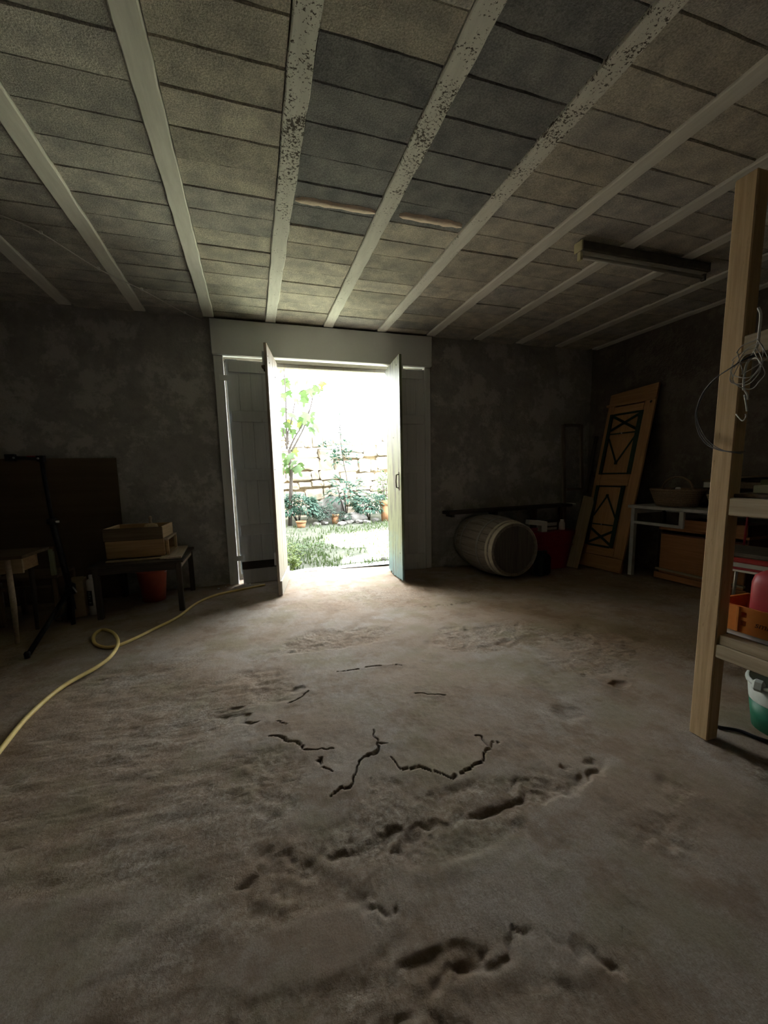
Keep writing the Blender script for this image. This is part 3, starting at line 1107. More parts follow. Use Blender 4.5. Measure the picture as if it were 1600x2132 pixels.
# fig sapling: trunk, forked branches, big lobed leaves placed one by one
def fig_tree():
    Y = 8.45
    b = base(603, Y)
    root = thing('fig_sapling', 'slim fig sapling with lobed leaves growing by the wall', 'tree', b)
    B = Vector(b)

    def P(px, py, dy=0.):
        return at_px(px, py, Y + dy) - B
    tube('trunk', [Vector((0, 0, -.05)), P(606, 1020), P(607, 985), P(604, 960), P(603, 935)], [.04, .036, .034, .032, .026], 'bark', root, 8)
    br = [[P(603, 935), P(612, 915), P(625, 893), P(636, 872), P(645, 852)], [P(607, 940), P(618, 920), P(632, 893), P(641, 868), P(650, 835), P(654, 800), P(664, 790)],
          [P(600, 925), P(600, 900), P(606, 880), P(612, 850), P(617, 822)], [P(598, 935), P(597, 900), P(596, 860), P(595, 820), P(592, 775), P(589, 745)],
          [P(603, 920), P(596, 915), P(592, 905), P(589, 890)]]
    for q in br:
        tube('branch', spline(q, 4), [.019 - .011 * i / (4 * (len(q) - 1)) for i in range(4 * (len(q) - 1) + 1)], 'bark', root, 6)
    leaves = [(588, 765, .22), (592, 790, .26), (597, 797, .2), (618, 793, .16), (600, 815, .2), (590, 820, .2), (616, 830, .2), (641, 787, .26), (630, 815, .30), (634, 828, .27), (645, 810, .25), (652, 807, .25), (660, 805, .25), (667, 812, .22),
              (675, 797, .27), (678, 803, .2), (640, 862, .34), (632, 872, .32), (648, 868, .30), (658, 882, .32), (648, 890, .27), (622, 880, .24), (652, 858, .2), (606, 860, .3), (592, 850, .24), (597, 880, .3), (592, 893, .24), (610, 895, .24), (604, 875, .22),
              (605, 945, .32), (597, 957, .30), (612, 960, .28), (618, 972, .30), (602, 975, .28), (594, 965, .22), (612, 935, .24), (590, 945, .24), (625, 965, .22), (588, 975, .2)]
    for i, (px, py, s) in enumerate(leaves):
        p = P(px, py, random.uniform(-.2, .2))
        o = link('leaf', LEAF['fig'], 'leaf' if i % 7 else 'lime', root, p)
        s *= .74
        o.scale = (s, s, s)
        a = random.uniform(0, 2 * PI)
        o.rotation_euler = (random.uniform(-1.35, -.6), random.uniform(-.5, .5), random.choice((0, PI)) + random.uniform(-.9, .9))


fig_tree()


def mullein():
    Y = 9.2
    b = base(700, Y)
    root = thing('tall_weed', 'tall thin flowering weed spike standing above the stone wall', 'plant', b)
    B = Vector(b)

    def P(px, py):
        return at_px(px, py, Y) - B
    path = [Vector((0, 0, -.04)), P(722, 1010), P(716, 965), P(711, 930), P(708, 880), P(706, 850), P(705, 818)]
    sp = spline(path, 6)
    tube('stem', sp, .008, 'bark', root, 6)
    bm = bmesh.new()
    for k in range(46):
        t = random.uniform(0, 1) ** 1.3
        p = P(709, 905).lerp(P(705, 818), t)
        add_leaf(bm, p, rdir(.3), .075 * (1.25 - .8 * t), 'oval', .45)
    link('flower_spike', bm_mesh('flower_spike', bm), 'leaf_d', root)['kind'] = 'stuff'
    bm = bmesh.new()
    for k in range(110):
        p = P(712, 948) + Vector((random.gauss(0, .16), random.uniform(-.1, .05), random.gauss(0, .13)))
        add_leaf(bm, p, rdir(.1), random.uniform(.08, .16))
    for k in range(24):
        p = P(680, 928) + Vector((random.gauss(0, .1), random.uniform(-.1, .05), random.gauss(0, .05)))
        add_leaf(bm, p, rdir(.1), random.uniform(.08, .15))
    link('foliage', bm_mesh('foliage', bm), 'leaf_b', root)['kind'] = 'stuff'


mullein()


def pot(label, px, y, r, hgt, name='terracotta_pot', tilt=0.):
    b = base(px, y)
    root = thing(name, label, 'pot', (b[0], b[1], gz(y) - .015))
    root.rotation_euler = (tilt, tilt * .6, 0)
    lathe('body', [(0, 0), (r * .68, 0), (r * .92, hgt * .78), (r * .84, hgt * .78), (r * .6, .03), (0, .03)], 'terra', root, seg=20)
    lathe('rim', [(r * .9, hgt * .78), (r, hgt * .79), (r * 1.03, hgt), (r * .9, hgt), (r * .86, hgt * .79)], 'terra', root, seg=20)
    lathe('soil', [(0, hgt * .8), (r * .86, hgt * .8)], 'joint', root, seg=16)


pot('round terracotta pot with a weed beside the dense shrub', 627, 8.15, .10, .15)
pot('narrow terracotta pot standing alone before the boulder', 698, 8.5, .085, .20)
pot('large terracotta pot raised beside the rounded pale shrub', 803, 8.4, .12, .46)


def rock(label, px, y, s, name='boulder', zoff=0.):
    b = base(px, y)
    bm = bmesh.new()
    bmesh.ops.create_icosphere(bm, subdivisions=2, radius=1)
    for v in bm.verts:
        k = 1 + .22 * math.sin(3.1 * v.co.x + px) * math.cos(2.7 * v.co.z + px) + random.uniform(-.07, .07)
        v.co = Vector((v.co.x * s[0] * k, v.co.y * s[1] * k, max(v.co.z, -.6) * s[2] * k))
    o = link(name, bm_mesh(name, bm), 'rock', None, (b[0], b[1], b[2] + s[2] * .45 + zoff))
    return tag(o, label, 'rock')


rock('large grey boulder leaning at the foot of the stone wall', 690, 9.12, (.30, .22, .36))
rock('flat brown stone lying in front of the pale shrub', 738, 8.6, (.26, .18, .13), 'flat_stone')
rock('small pale stone on the sill of the doorway by the green leaf', 798, 5.2, (.06, .045, .04), 'loose_stone')
for i, px in enumerate((660, 676, 712, 728, 748, 764, 782)):
    tag(rock('', px, 8.35 + .1 * math.sin(i * 2.3), (.09, .07, .05), 'edging_stone'), 'low edging stone in the row along the flower bed', 'rock', 'edging stones of the flower bed')


def make_grass():
    bm = bmesh.new()
    N = 5200
    for i in range(N):
        y = 5.05 + (random.random() ** 1.1) * 3.4
        x = random.uniform(.02, .40) * y
        if fbm(np.array(x), np.array(y), 1.7, 3) < .47 and random.random() < .8:
            continue
        z = gz(y) - .01 + (float(fbm(np.array(x), np.array(y), 1.2, 5)) - .5) * .09 * min(1, (y - Y_OUT) / .5)
        a = random.uniform(0, 2 * PI)
        hgt = random.uniform(.03, .09)
        s = Vector((math.cos(a), math.sin(a), 0))
        l = Vector((-s.y, s.x, 0)) * random.uniform(.2, .9) * hgt
        wd = random.uniform(.005, .011)
        p = Vector((x, y, z))
        v0, v1 = bm.verts.new(p - s * wd), bm.verts.new(p + s * wd)
        v2, v3 = bm.verts.new(p + s * wd * .7 + l * .4 + Vector((0, 0, hgt * .7))), bm.verts.new(p - s * wd * .7 + l * .4 + Vector((0, 0, hgt * .7)))
        v4 = bm.verts.new(p + l + Vector((0, 0, hgt)))
        bm.faces.new((v0, v1, v2, v3))
        bm.faces.new((v3, v2, v4))
    tag(link('grass', bm_mesh('grass', bm), 'grass'), 'sparse short grass and weeds over the garden earth', 'grass', kind='stuff')


make_grass()


def weed(label, px, y, hgt, n, mt, spread, size, nm='weed_clump'):
    b = on_y(px, 1180, y)
    root = thing(nm, label, 'plant', (b.x, y, gz(y)))
    bm = bmesh.new()
    for i in range(n):
        p = Vector((random.gauss(0, spread), random.gauss(0, spread), random.uniform(.02, hgt)))
        add_leaf(bm, p, rdir(.3), size * random.uniform(.6, 1.3), wide=.55)
    link('foliage', bm_mesh('foliage', bm), mt, root)['kind'] = 'stuff'
    for k in range(6):
        tube('stem', [(0, 0, -.02), (random.gauss(0, spread * .7), random.gauss(0, spread * .7), hgt * .5), (random.gauss(0, spread), random.gauss(0, spread), hgt)], .003, 'lime', root, 5)


weed('bright lime green weed clump at the foot of the cream leaf', 612, 5.14, .16, 90, 'lime', .05, .06)
weed('taller lime green weeds just behind the door step', 606, 5.55, .24, 130, 'lime', .10, .06)
weed('leafy weeds spreading at the shaded garden edge', 622, 6.1, .12, 150, 'leaf', .18, .06)

# ================================================================== LEFT SIDE OF THE ROOM
# brown sheet leaning on the wall
o = box('hardboard_sheet', (1.0, .012, 1.345), (-1.735, YB - .068, .672), 'panel', None, (math.radians(-2.5), 0, 0), .001)
o.location.z = .672 * math.cos(math.radians(2.5)) + .003
tag(o, 'large brown hardboard sheet leaning against the plaster wall', 'board')

# small dark table
TZ = .445
t = thing('side_table', 'low dark wooden table with slim square legs', 'table', (-.96, 4.21, 0))
for nm, (x, y) in (('leg', (-.30, -.345)), ('leg', (.31, -.345)), ('leg', (-.30, .345)), ('leg', (.31, .345))):
    box('leg', (.042, .042, TZ - .02), (x, y, (TZ - .02) / 2), 'darkwood_z', t)
for y in (-.35, .35):
    box('apron', (.58, .018, .055), (.005, y, TZ - .048), 'darkwood', t)
for x in (-.305, .315):
    box('apron', (.018, .66, .055), (x, 0, TZ - .048), 'palewood' if x > 0 else 'darkwood', t)
for i, y in enumerate((-.29, -.145, 0, .145, .29)):
    box('top_board', (.70, .142, .02), (0, y, TZ - .01), 'darkwood', t)
# loose pale boards under the crates
tag(box('loose_board', (.17, .64, .018), (-.735, 4.26, TZ + .010), 'palewood', None, (0, 0, .05)), 'pale loose board sticking out beneath the stacked boxes', 'board')
tag(box('loose_lath', (.44, .05, .012), (-1.0, 4.0, TZ + .007), 'pine_x', None, (0, 0, .015)), 'thin lath on the front edge of the dark table', 'board')


def open_box(name, label, cat, loc, rotz, L, W, H, mts, open_side=False, bottom=True):
    t = thing(name, label, cat, loc, rotz)
    th = .016
    box('front_board', (L, th, H), (0, -W / 2 + th / 2, H / 2), mts[0], t)
    box('back_board', (L, th, H), (0, W / 2 - th / 2, H / 2), mts[1], t)
    box('end_board', (th, W - 2 * th, H), (-L / 2 + th / 2, 0, H / 2), mts[2], t)
    if not open_side:
        box('end_board', (th, W - 2 * th, H), (L / 2 - th / 2, 0, H / 2), mts[2], t)
    if bottom:
        box('bottom_board', (L - 2 * th, W - 2 * th, .01), (0, 0, .006), mts[1], t)
    return t


lb = open_box('wooden_box', 'brown wooden box with one open end under a tray', 'box', (-1.0, 4.26, TZ + .022), 0., .45, .46, .15, ('crate', 'crate', 'crate_y'), True)
box('top_rail', (.045, .43, .018), (.235, 0, .141), 'palewood', lb)
box('corner_post', (.022, .03, .13), (.245, .20, .066), 'crate_y', lb)
box('corner_post', (.022, .03, .13), (.245, -.20, .066), 'crate', lb)
box('bottom_board', (.05, .43, .01), (.235, 0, .006), 'crate_y', lb)
box('inner_board', (.012, .40, .10), (.12, 0, .065), 'crate_dark', lb)
up_ = open_box('wooden_tray', 'open wooden tray with dark front lying on the box', 'tray', (-1.0, 4.23, TZ + .022 + .152), math.radians(-2.5), .46, .40, .105, ('crate_dark', 'crate', 'crate_y'))
t = thing('wooden_stopper', 'turned wooden knob on a round disc inside the tray', 'tool', (-.90, 4.20, TZ + .022 + .152 + .013))
lathe('disc', [(0, 0), (.055, 0), (.058, .075), (.05, .10), (.02, .11), (0, .111)], 'crate_y', t)
lathe('knob', [(.014, .108), (.011, .14), (.015, .16), (.011, .175), (0, .178)], 'palewood', t, seg=12)

# red bucket below the table
t = thing('red_bucket', 'orange red plastic bucket on the floor under the dark table', 'bucket', (-.955, 4.31, 0.004))
lathe('body', [(0, 0), (.095, 0), (.128, .295), (.125, .297), (.092, .008), (0, .008)], 'redbucket', t)
lathe('rim', [(.127, .283), (.137, .285), (.138, .302), (.126, .303)], 'redbucket', t)
tube('handle', [(.135 * math.cos(a), .135 * math.sin(a) * -.35 - .02, .285 - .03 * math.sin(a)) for a in [PI * k / 14 for k in range(15)]], .003, 'steel', t)

# silver bottle, carton
t = thing('silver_canister', 'shiny silver cylinder with a dark label beside the table leg', 'canister', (-1.355, 4.02, .004))
lathe('body', [(0, 0), (.030, 0), (.036, .006), (.036, .29), (.028, .305), (.014, .312)], 'silver', t)
lathe('cap', [(.014, .310), (.014, .34), (.012, .345), (0, .345)], 'white', t, seg=14)
bm = bmesh.new()
for zz0, zz1 in ((.085, .215),):
    ring0 = [bm.verts.new((.0366 * math.cos(a), .0366 * math.sin(a), zz0)) for a in [-2.75 + 1.45 * k / 12 for k in range(13)]]
    ring1 = [bm.verts.new((v.co.x, v.co.y, zz1)) for v in ring0]
    for k in range(12):
        bm.faces.new((ring0[k], ring0[k + 1], ring1[k + 1], ring1[k]))
link('label', bm_mesh('label', bm), 'ink_k', t)
for k, (zz, ww) in enumerate(((.195, .5), (.18, .3), (.165, .6), (.145, .35), (.11, .55))):
    bm = bmesh.new()
    r0 = [bm.verts.new((.0370 * math.cos(a), .0370 * math.sin(a), zz)) for a in [-2.1 + ww * (j / 5 - .1) for j in range(6)]]
    r1 = [bm.verts.new((v.co.x, v.co.y, zz + .007)) for v in r0]
    for j in range(5):
        bm.faces.new((r0[j], r0[j + 1], r1[j + 1], r1[j]))
    link('label_print', bm_mesh('label_print', bm), 'greyprint', t)
t = thing('carton', 'narrow brown carton standing between the tripod and silver canister', 'box', (-1.455, 4.06, .003), math.radians(8))
box('carton_body', (.085, .16, .31), (0, 0, .155), 'card', t)
box('carton_flap', (.083, .07, .003), (0, -.05, .318), 'card', t, (math.radians(28), 0, 0), .0005)


# tripod
t = thing('tripod', 'black tripod with telescopic column and a sideways arm', 'tripod', (-1.50, 3.9, 0))
T0 = Vector((-1.50, 3.9, 0))
hub = on_y(147, 1225, 3.9) - T0
top = on_y(86, 957, 3.9) - T0
cl = on_y(109, 1086, 3.9) - T0
tube('column', [cl, top], .015, 'black_m', t)
tube('outer_column', [hub + Vector((0, 0, -.05)), cl], [.024, .023], 'black_m', t)
lathe('clamp_collar', [(.024, -.022), (.034, -.02), (.035, .02), (.02, .03)], 'black', t, cl)
tube('clamp_screw', [cl + Vector((0, -.01, 0)), cl + Vector((.05, -.015, -.002))], [.006, .009], 'steel', t)
e0, e1 = on_y(12, 953, 3.9) - T0, on_y(90, 955, 3.9) - T0
arm = tube('arm', [e0, e1], .014, 'black', t)
box('arm_head', (.06, .045, .05), e0 + Vector((.03, 0, .0)), 'black', t)
box('arm_joint', (.05, .045, .045), e1 + Vector((-.015, 0, -.0)), 'black', t)
for k in (.25, .9):
    q = e0.lerp(e1, k)
    lathe('screw', [(0, 0), (.008, 0), (.007, .008), (0, .009)], 'steel', t, q + Vector((0, -.022, 0)), 10, (PI / 2, 0, 0))
box('arm_band', (.07, .031, .008), e0.lerp(e1, .72) + Vector((0, 0, .014)), 'red_tub', t)
feet = [on_z(57, 1366, .012) - T0, on_z(153, 1297, .012) - T0, Vector((-.02, .07, .012))]
lathe('hub', [(.02, -.05), (.034, -.045), (.036, .03), (.02, .045)], 'black', t, hub)
slide = Vector((hub.x + .01, hub.y, .10))
tube('centre_tube', [hub, slide], .012, 'black_m', t)
for fp in feet:
    lg = tube('leg', [hub + Vector((0, 0, .0)), fp], [.019, .016], 'black_m', t)
    lathe('rubber_foot', [(0, -.012), (.016, -.012), (.018, .02), (.012, .03)], 'black', lg, fp, 10)
    tube('brace', [slide, hub.lerp(fp, .55)], .006, 'black_m', t)
tube('crank', [hub + Vector((.02, -.02, .02)), hub + Vector((.05, -.03, -.03))], .006, 'steel', t)

# work table at the edge of the frame, with one pale turned leg in view
t = thing('drawer_table', 'small wooden table with a drawer and pale turned leg', 'table', (-1.95, 3.72, 0))
TX, TY = -1.95, 3.72
box('top', (.90, .40, .022), (-.035, -.10, .625), 'oldwood_x', t)
fp, tp_ = on_z(37, 1340, 0), on_y(19, 1175, 3.48)
for (x, y) in ((fp.x - TX, fp.y - TY), (-.36, fp.y - TY), (fp.x - TX, .05), (-.36, .05)):
    tube('leg', [(x, y, .002), (x + .01, y, .3), (x + .012, y, .60)], [.013, .019, .017], 'palewood' if y < 0 else 'darkwood_z', t, 10)  # rear legs given a dark colour so they sink into shade
dr = box('drawer', (.50, .26, .10), (.10, -.07, .555), 'crate', t)
box('drawer_front', (.54, .02, .11), (.10, -.20, .553), 'pine_x', t)

# plaster crumbs fallen at the foot of the grey panel
for i, (px, py) in enumerate(((513, 1216), (521, 1217), (470, 1222), (455, 1226), (492, 1223), (505, 1219))):
    p = on_z(px, py, .004)
    bm = bmesh.new()
    bmesh.ops.create_icosphere(bm, subdivisions=1, radius=1)
    for v in bm.verts:
        v.co = Vector((v.co.x * .016, v.co.y * .011, v.co.z * .006)) * random.uniform(.7, 1.2)
    tag(link('plaster_chip', bm_mesh('plaster_chip', bm), 'white', None, (p.x, p.y, .008), (0, 0, random.uniform(0, 3))), 'small white plaster chip on the floor by the closed grey panel', 'debris', 'plaster chips by the door')

# chair behind it
t = thing('old_chair', 'low wooden chair with one green painted post behind the table', 'chair', (-1.76, 4.1, 0))
box('seat', (.42, .36, .025), (0, 0, .375), 'oldwood_x', t)
for (x, y, top_) in ((.19, -.17, .60), (-.19, -.17, .37), (.19, .17, .37), (-.19, .17, .37)):
    pst = box('leg', (.035, .035, .36), (x, y, .182), 'oldwood_z', t)
box('back_post', (.032, .032, .215), (.19, -.17, .495), 'greenwood', t)
box('back_post', (.032, .032, .215), (-.19, -.17, .495), 'greenwood', t)
box('back_rail', (.42, .025, .035), (0, -.17, .60), 'oldwood_x', t)
box('stretcher', (.38, .02, .025), (0, -.17, .30), 'oldwood_x', t)

# yellow hose
hp = [(0, 1562), (60, 1490), (130, 1430), (200, 1390), (232, 1365), (246, 1338), (236, 1318), (213, 1311), (196, 1323), (199, 1341), (226, 1348), (262, 1338), (320, 1310), (370, 1285), (410, 1256), (450, 1239), (500, 1228), (552, 1218)]
HP = [Vector((-1.05, 1.2, .016)), Vector((-1.06, 1.7, .016))]
for i, p in enumerate(hp):
    z = .014
    if 3 <= i <= 6:
        z = .014 + .022 * (1 if i in (4, 5) else .5)
    HP.append(on_z(*p, z))
tag(tube('garden_hose', spline(HP, 8), .0115, 'hose', None, 10), 'yellow garden hose looping across the floor from the doors', 'hose')

# thin cable under the ceiling
cp = [on_z(*p, 2.672) for p in ((-60, 425), (0, 447), (85, 485), (205, 560), (295, 603), (385, 652), (432, 672))]
t = thing('ceiling_cable', 'thin pale electric cable clipped under the ceiling', 'cable', cp[0])
tube('cable', [p - cp[0] for p in spline(cp, 6)], .004, 'cable', t, 6)
for p in cp[2:6]:
    box('clip', (.02, .012, .02), p - cp[0] + Vector((0, 0, .005)), 'white', t)

# ================================================================== BARREL CORNER
def make_barrel():
    L, RH, RB = .88, .283, .338
    cx, cyn = 2.64, 3.76
    z0 = fz(cx, 4.2)
    root = thing('wine_barrel', 'old weathered wine barrel lying on its side by the wall', 'barrel', (cx, cyn, z0 + RB + .004))

    def rad(t):
        u = 2 * t - 1
        return RB - (RB - RH) * abs(u) ** 2.0
    n = 22
    seg = 8
    for i in range(n):
        a0, a1 = 2 * PI * i / n + .006, 2 * PI * (i + 1) / n - .006
        bm = bmesh.new()
        rows = []
        for k in range(seg + 1):
            tt = k / seg
            r = rad(tt)
            row = []
            for a, rr in ((a0, r - .003), ((a0 * .75 + a1 * .25), r), ((a0 * .25 + a1 * .75), r), (a1, r - .003), (a1, r - .024), (a0, r - .024)):
                row.append(bm.verts.new((rr * math.cos(a), tt * L, rr * math.sin(a))))
            rows.append(row)
        for A, B in zip(rows, rows[1:]):
            for k in range(6):
                bm.faces.new((A[k], A[(k + 1) % 6], B[(k + 1) % 6], B[k]))
        bm.faces.new(rows[0])
        bm.faces.new(list(reversed(rows[-1])))
        link('stave', bm_mesh('stave', bm), 'stave', root)

    def hoop(y, wd, m, th=.003):
        bm = bmesh.new()
        N = 44
        V = []
        for k in range(N):
            a = 2 * PI * k / N
            r0, r1 = rad(y / L) + .0005, rad((y + wd) / L) + .0005
            V.append([bm.verts.new((r * math.cos(a), yy, r * math.sin(a))) for r, yy in ((r0, y), (r0 + th, y), (r1 + th, y + wd), (r1, y + wd))])
        for k in range(N):
            A, B = V[k], V[(k + 1) % N]
            for j in range(4):
                bm.faces.new((A[j], A[(j + 1) % 4], B[(j + 1) % 4], B[j]))
        link('hoop', bm_mesh('hoop', bm, False), m, root)
    hoop(.004, .045, 'hoop', .006)
    hoop(.075, .032, 'hoop', .005)
    hoop(.235, .030, 'hoop_g')
    hoop(.60, .03, 'hoop_g')
    hoop(.77, .03, 'hoop_g')
    hoop(.84, .036, 'hoop_g')
    rh = RH - .018
    edges = [-rh, -.17, -.06, .055, .165, rh]
    for yy in (.035, L - .035):
        for x0, x1 in zip(edges, edges[1:]):
            pts = []
            for k in range(7):
                x = x0 + .001 + (x1 - x0 - .002) * k / 6
                pts.append((x, math.sqrt(max(0, rh * rh - x * x))))
            poly = pts + [(x, -z) for x, z in reversed(pts)]
            clean = []
            for p in poly:
                if not clean or (Vector(p) - Vector(clean[-1])).length > .002:
                    clean.append(p)
            if (Vector(clean[0]) - Vector(clean[-1])).length < .002:
                clean.pop()
            prism('head_board', clean, .018, 'bhead', root, (0, yy, 0))


make_barrel()

# shelf plank along the wall, on legs
t = thing('wall_bench', 'long narrow dark plank shelf along the wall above the barrel', 'shelf', (3.08, 4.52, fz(3, 4.6)))
box('plank', (1.78, .20, .035), (0, 0, .715), 'darkwood', t, (0, math.radians(-.8), 0))
for x in (-.80, -.2):
    box('bracket', (.04, .16, .05), (x, .06, .672), 'darkwood', t)
for x in (.40, .84):
    box('leg', (.07, .05, .70), (x, .05, .348), 'oldwood_z', t)
box('end_cap', (.05, .20, .025), (.915, 0, .735), 'white', t)

# red tub with things on its lid
FR = fz(3.4, 4.2)
t = thing('red_tub', 'dark red plastic tub standing behind the barrel', 'tub', (3.39, 4.20, FR + .004))
bm = bmesh.new()
prof = [(.23, .15, 0), (.29, .19, .40), (.30, .20, .40), (.305, .205, .46)]
rows = []
for hx, hy, z in prof:
    row = []
    for k in range(32):
        a = 2 * PI * k / 32
        c, s = math.cos(a), math.sin(a)
        row.append(bm.verts.new((hx * math.copysign(abs(c) ** .35, c), hy * math.copysign(abs(s) ** .35, s), z)))
    rows.append(row)
for A, B in zip(rows, rows[1:]):
    for k in range(32):
        bm.faces.new((A[k], A[(k + 1) % 32], B[(k + 1) % 32], B[k]))
bm.faces.new(list(reversed(rows[0])))
bm.faces.new(rows[-1])
link('body', bm_mesh('body', bm), 'red_tub', t)
box('handle', (.14, .02, .03), (0, -.205, .375), 'red_tub', t)
box('rib', (.50, .008, .012), (0, -.178, .29), 'red_tub', t)
LZ = FR + .004 + .462
t = thing('foam_piece', 'white angled foam packing piece on the red tub', 'packaging', (3.17, 4.10, LZ), math.radians(-10))
prism('foam_angle', [(-.12, .10), (-.115, .145), (.07, .125), (.11, .12), (.11, 0), (.04, 0), (.04, .075), (-.12, .095)], .09, 'white', t)
t = thing('black_carton', 'black carton with a pale picture label on the red tub', 'box', (3.40, 4.18, LZ), 0)
box('carton_body', (.19, .12, .115), (0, 0, .058), 'ink_k', t)
box('picture_label', (.15, .002, .04), (0, -.061, .075), 'greyprint', t, None, .0005)
box('text_band', (.15, .002, .03), (0, -.061, .022), 'greyprint', t, None, .0005)
t = thing('white_bottle', 'small white plastic bottle at the corner of the red tub', 'bottle', (3.56, 4.13, LZ), 0)
lathe('body', [(0, 0), (.034, 0), (.036, .005), (.035, .07), (.028, .095), (.022, .10)], 'white', t)
lathe('cap', [(.022, .10), (.022, .118), (.018, .122), (0, .122)], 'white', t, seg=14)

# dark jerrycan in front of the tub
t = thing('dark_canister', 'blackish green plastic canister on the floor beside the barrel head', 'canister', (3.07, 3.86, fz(3, 3.86) + .003), math.radians(15))
bm = bmesh.new()
bx(bm, (.20, .13, .24), (0, 0, .12), bev=.03)
link('body', bm_mesh('body', bm, False), 'darkgreen_can', t)
lathe('neck', [(.03, .235), (.028, .26), (.034, .26), (.034, .285), (0, .287)], 'darkgreen_can', t, (-.05, 0, 0), 14)
tube('handle', [(.075, 0, .232), (.07, 0, .268), (.02, 0, .272), (-.005, 0, .236)], .010, 'darkgreen_can', t)

# dark frame in the corner
t = thing('corner_frame', 'dark wooden frame leaning in the corner behind the door', 'frame', (4.12, 4.50, fz(4.1, 4.6) + .004))
for x in (-.17, .12):
    bar('stile', (x, 0, 0), (x, .13, 1.77), .045, .03, 'greybrown_z', t)
for z in (.02, .9, 1.745):
    bar('rail', (-.147, .13 * z / 1.77, z + .022), (.097, .13 * z / 1.77, z + .022), .04, .028, 'greybrown_z', t)

# ---------------------------------------------------------------- leaning decorated door
def leaning_door():
    x0, y0, az, th, W, H = 3.896, 3.568, 1.643, .206, .598, 2.15
    eL = Vector((math.cos(az), math.sin(az), 0))          # right -> left along the foot
    nrm = Vector((math.sin(az), -math.cos(az), 0))        # towards the wall
    up = math.cos(th) * Vector((0, 0, 1)) + math.sin(th) * nrm
    ex = -eL
    ey = up.cross(ex)                                     # into the wall
    B = Vector((x0, y0, -.04)) + eL * W
    root = thing('painted_door', 'tall pine cupboard door with bottle green mouldings leaning on the wall', 'door', B)
    M = Matrix((ex, ey, up)).transposed()
    root.rotation_euler = M.to_euler()
    bw = W / 4
    # frame of stiles and rails around two sunk panels
    T = .028
    box('stile', (.085, T, H - .24), (.0425, T / 2, .16 + (H - .24) / 2), 'doorpine', root)
    box('stile', (.125, T, H - .24), (W - .0625, T / 2, .16 + (H - .24) / 2), 'doorpine', root)
    box('rail', (W, T + .002, .158), (W / 2, T / 2, .079), 'doorpine_x', root)
    box('rail', (W - .214, T, .10), (.085 + (W - .214) / 2, T / 2, .212), 'doorpine_x', root)
    box('rail', (W - .214, T, .13), (.085 + (W - .214) / 2, T / 2, 1.07), 'doorpine_x', root)
    box('rail', (W - .214, T, .085), (.085 + (W - .214) / 2, T / 2, 1.915), 'doorpine_x', root)
    box('cornice', (W + .03, T + .01, .025), (W / 2 - .015, T / 2 - .006, 1.985), 'doorpine_x', root)
    # top board with a sloped upper edge
    prism('head_board', [(0, 1.998), (W, 1.998), (W, H + .01), (.0, H - .03)], T, 'doorpine_x', root, (0, T / 2, 0))
    for z0, z1 in ((.262, 1.005), (1.135, 1.872)):
        box('panel', (W - .20, .014, z1 - z0), (.085 + (W - .21) / 2, T / 2 + .006, (z0 + z1) / 2), 'doorpine', root)

    def strip(u0, v0, u1, v1, wd, yy=.004, th_=.014):
        bar('moulding', (u0, yy, v0), (u1, yy, v1), wd, th_, 'doorgreen', root, bev=.002)
        o = root.children[-1] if False else None
    # upper panel
    UL, UR = .07, .455
    for (u, wd) in ((UL, .045), (UR, .055)):
        box('moulding', (wd, .014, .735), (u, -.002, 1.505), 'doorgreen', root)
    for v, hgt in ((1.865, .022), (1.148, .016), (1.63, .014)):
        box('moulding', (UR - UL - .05, .012, hgt), ((UL + UR) / 2, -.001 + .004, v), 'doorgreen', root)

    def diag(u0, v0, u1, v1, wd):
        du, dv = u1 - u0, v1 - v0
        L_ = math.hypot(du, dv)
        box('moulding', (wd, .010, L_), ((u0 + u1) / 2, .004, (v0 + v1) / 2), 'doorgreen', root, (0, math.atan2(du, dv), 0))
    diag(.092, 1.845, .428, 1.665, .030)
    diag(.092, 1.675, .428, 1.835, .030)
    diag(.090, 1.575, .252, 1.275, .020)
    diag(.252, 1.275, .428, 1.575, .020)
    box('moulding', (.035, .012, .035), (.252, .001, 1.275), 'doorgreen', root)
    # lower panel, mirrored
    UL, UR = .07, .418
    for (u, wd) in ((UL, .045), (UR, .05)):
        box('moulding', (wd, .014, .735), (u, -.002, .635), 'doorgreen', root)
    for v, hgt in ((.992, .014), (.272, .024), (.53, .014)):
        box('moulding', (UR - UL - .05, .012, hgt), ((UL + UR) / 2, .003, v), 'doorgreen', root)
    diag(.092, .30, .395, .46, .028)
    diag(.092, .47, .395, .30, .028)
    diag(.088, .63, .228, .88, .020)
    diag(.228, .88, .395, .62, .020)
    box('moulding', (.033, .012, .033), (.228, .001, .88), 'doorgreen', root)
    lathe('glint', [(0, -.002), (.010, 0), (.006, .008), (0, .01)], 'white', root, (.255, .0, 1.63), 10, (PI / 2, 0, 0))  # small white bumps standing in for glints of light
    lathe('glint', [(0, -.002), (.010, 0), (.006, .008), (0, .01)], 'white', root, (.23, .0, .53), 10, (PI / 2, 0, 0))
    lathe('knot_hole', [(0, -.001), (.016, -.001), (.014, .003), (0, .004)], 'darkwood', root, (W - .05, .001, 1.955), 12, (PI / 2, 0, 0))


leaning_door()

# boards leaning beside it
a, b = Vector((3.625, 4.01, -.036)), Vector((3.99, 4.17, .80))
t = bar('leaning_plank', a, b, .13, .022, 'plankwood_z', None, .55)
tag(t, 'rough grey brown plank leaning beside the painted door', 'board')
t = bar('leaning_lath', Vector((3.72, 4.16, -.036)), Vector((4.19, 4.3, 1.55)), .04, .03, 'darkwood_z', None, .5)
tag(t, 'slim dark lath leaning behind the rough plank', 'board')

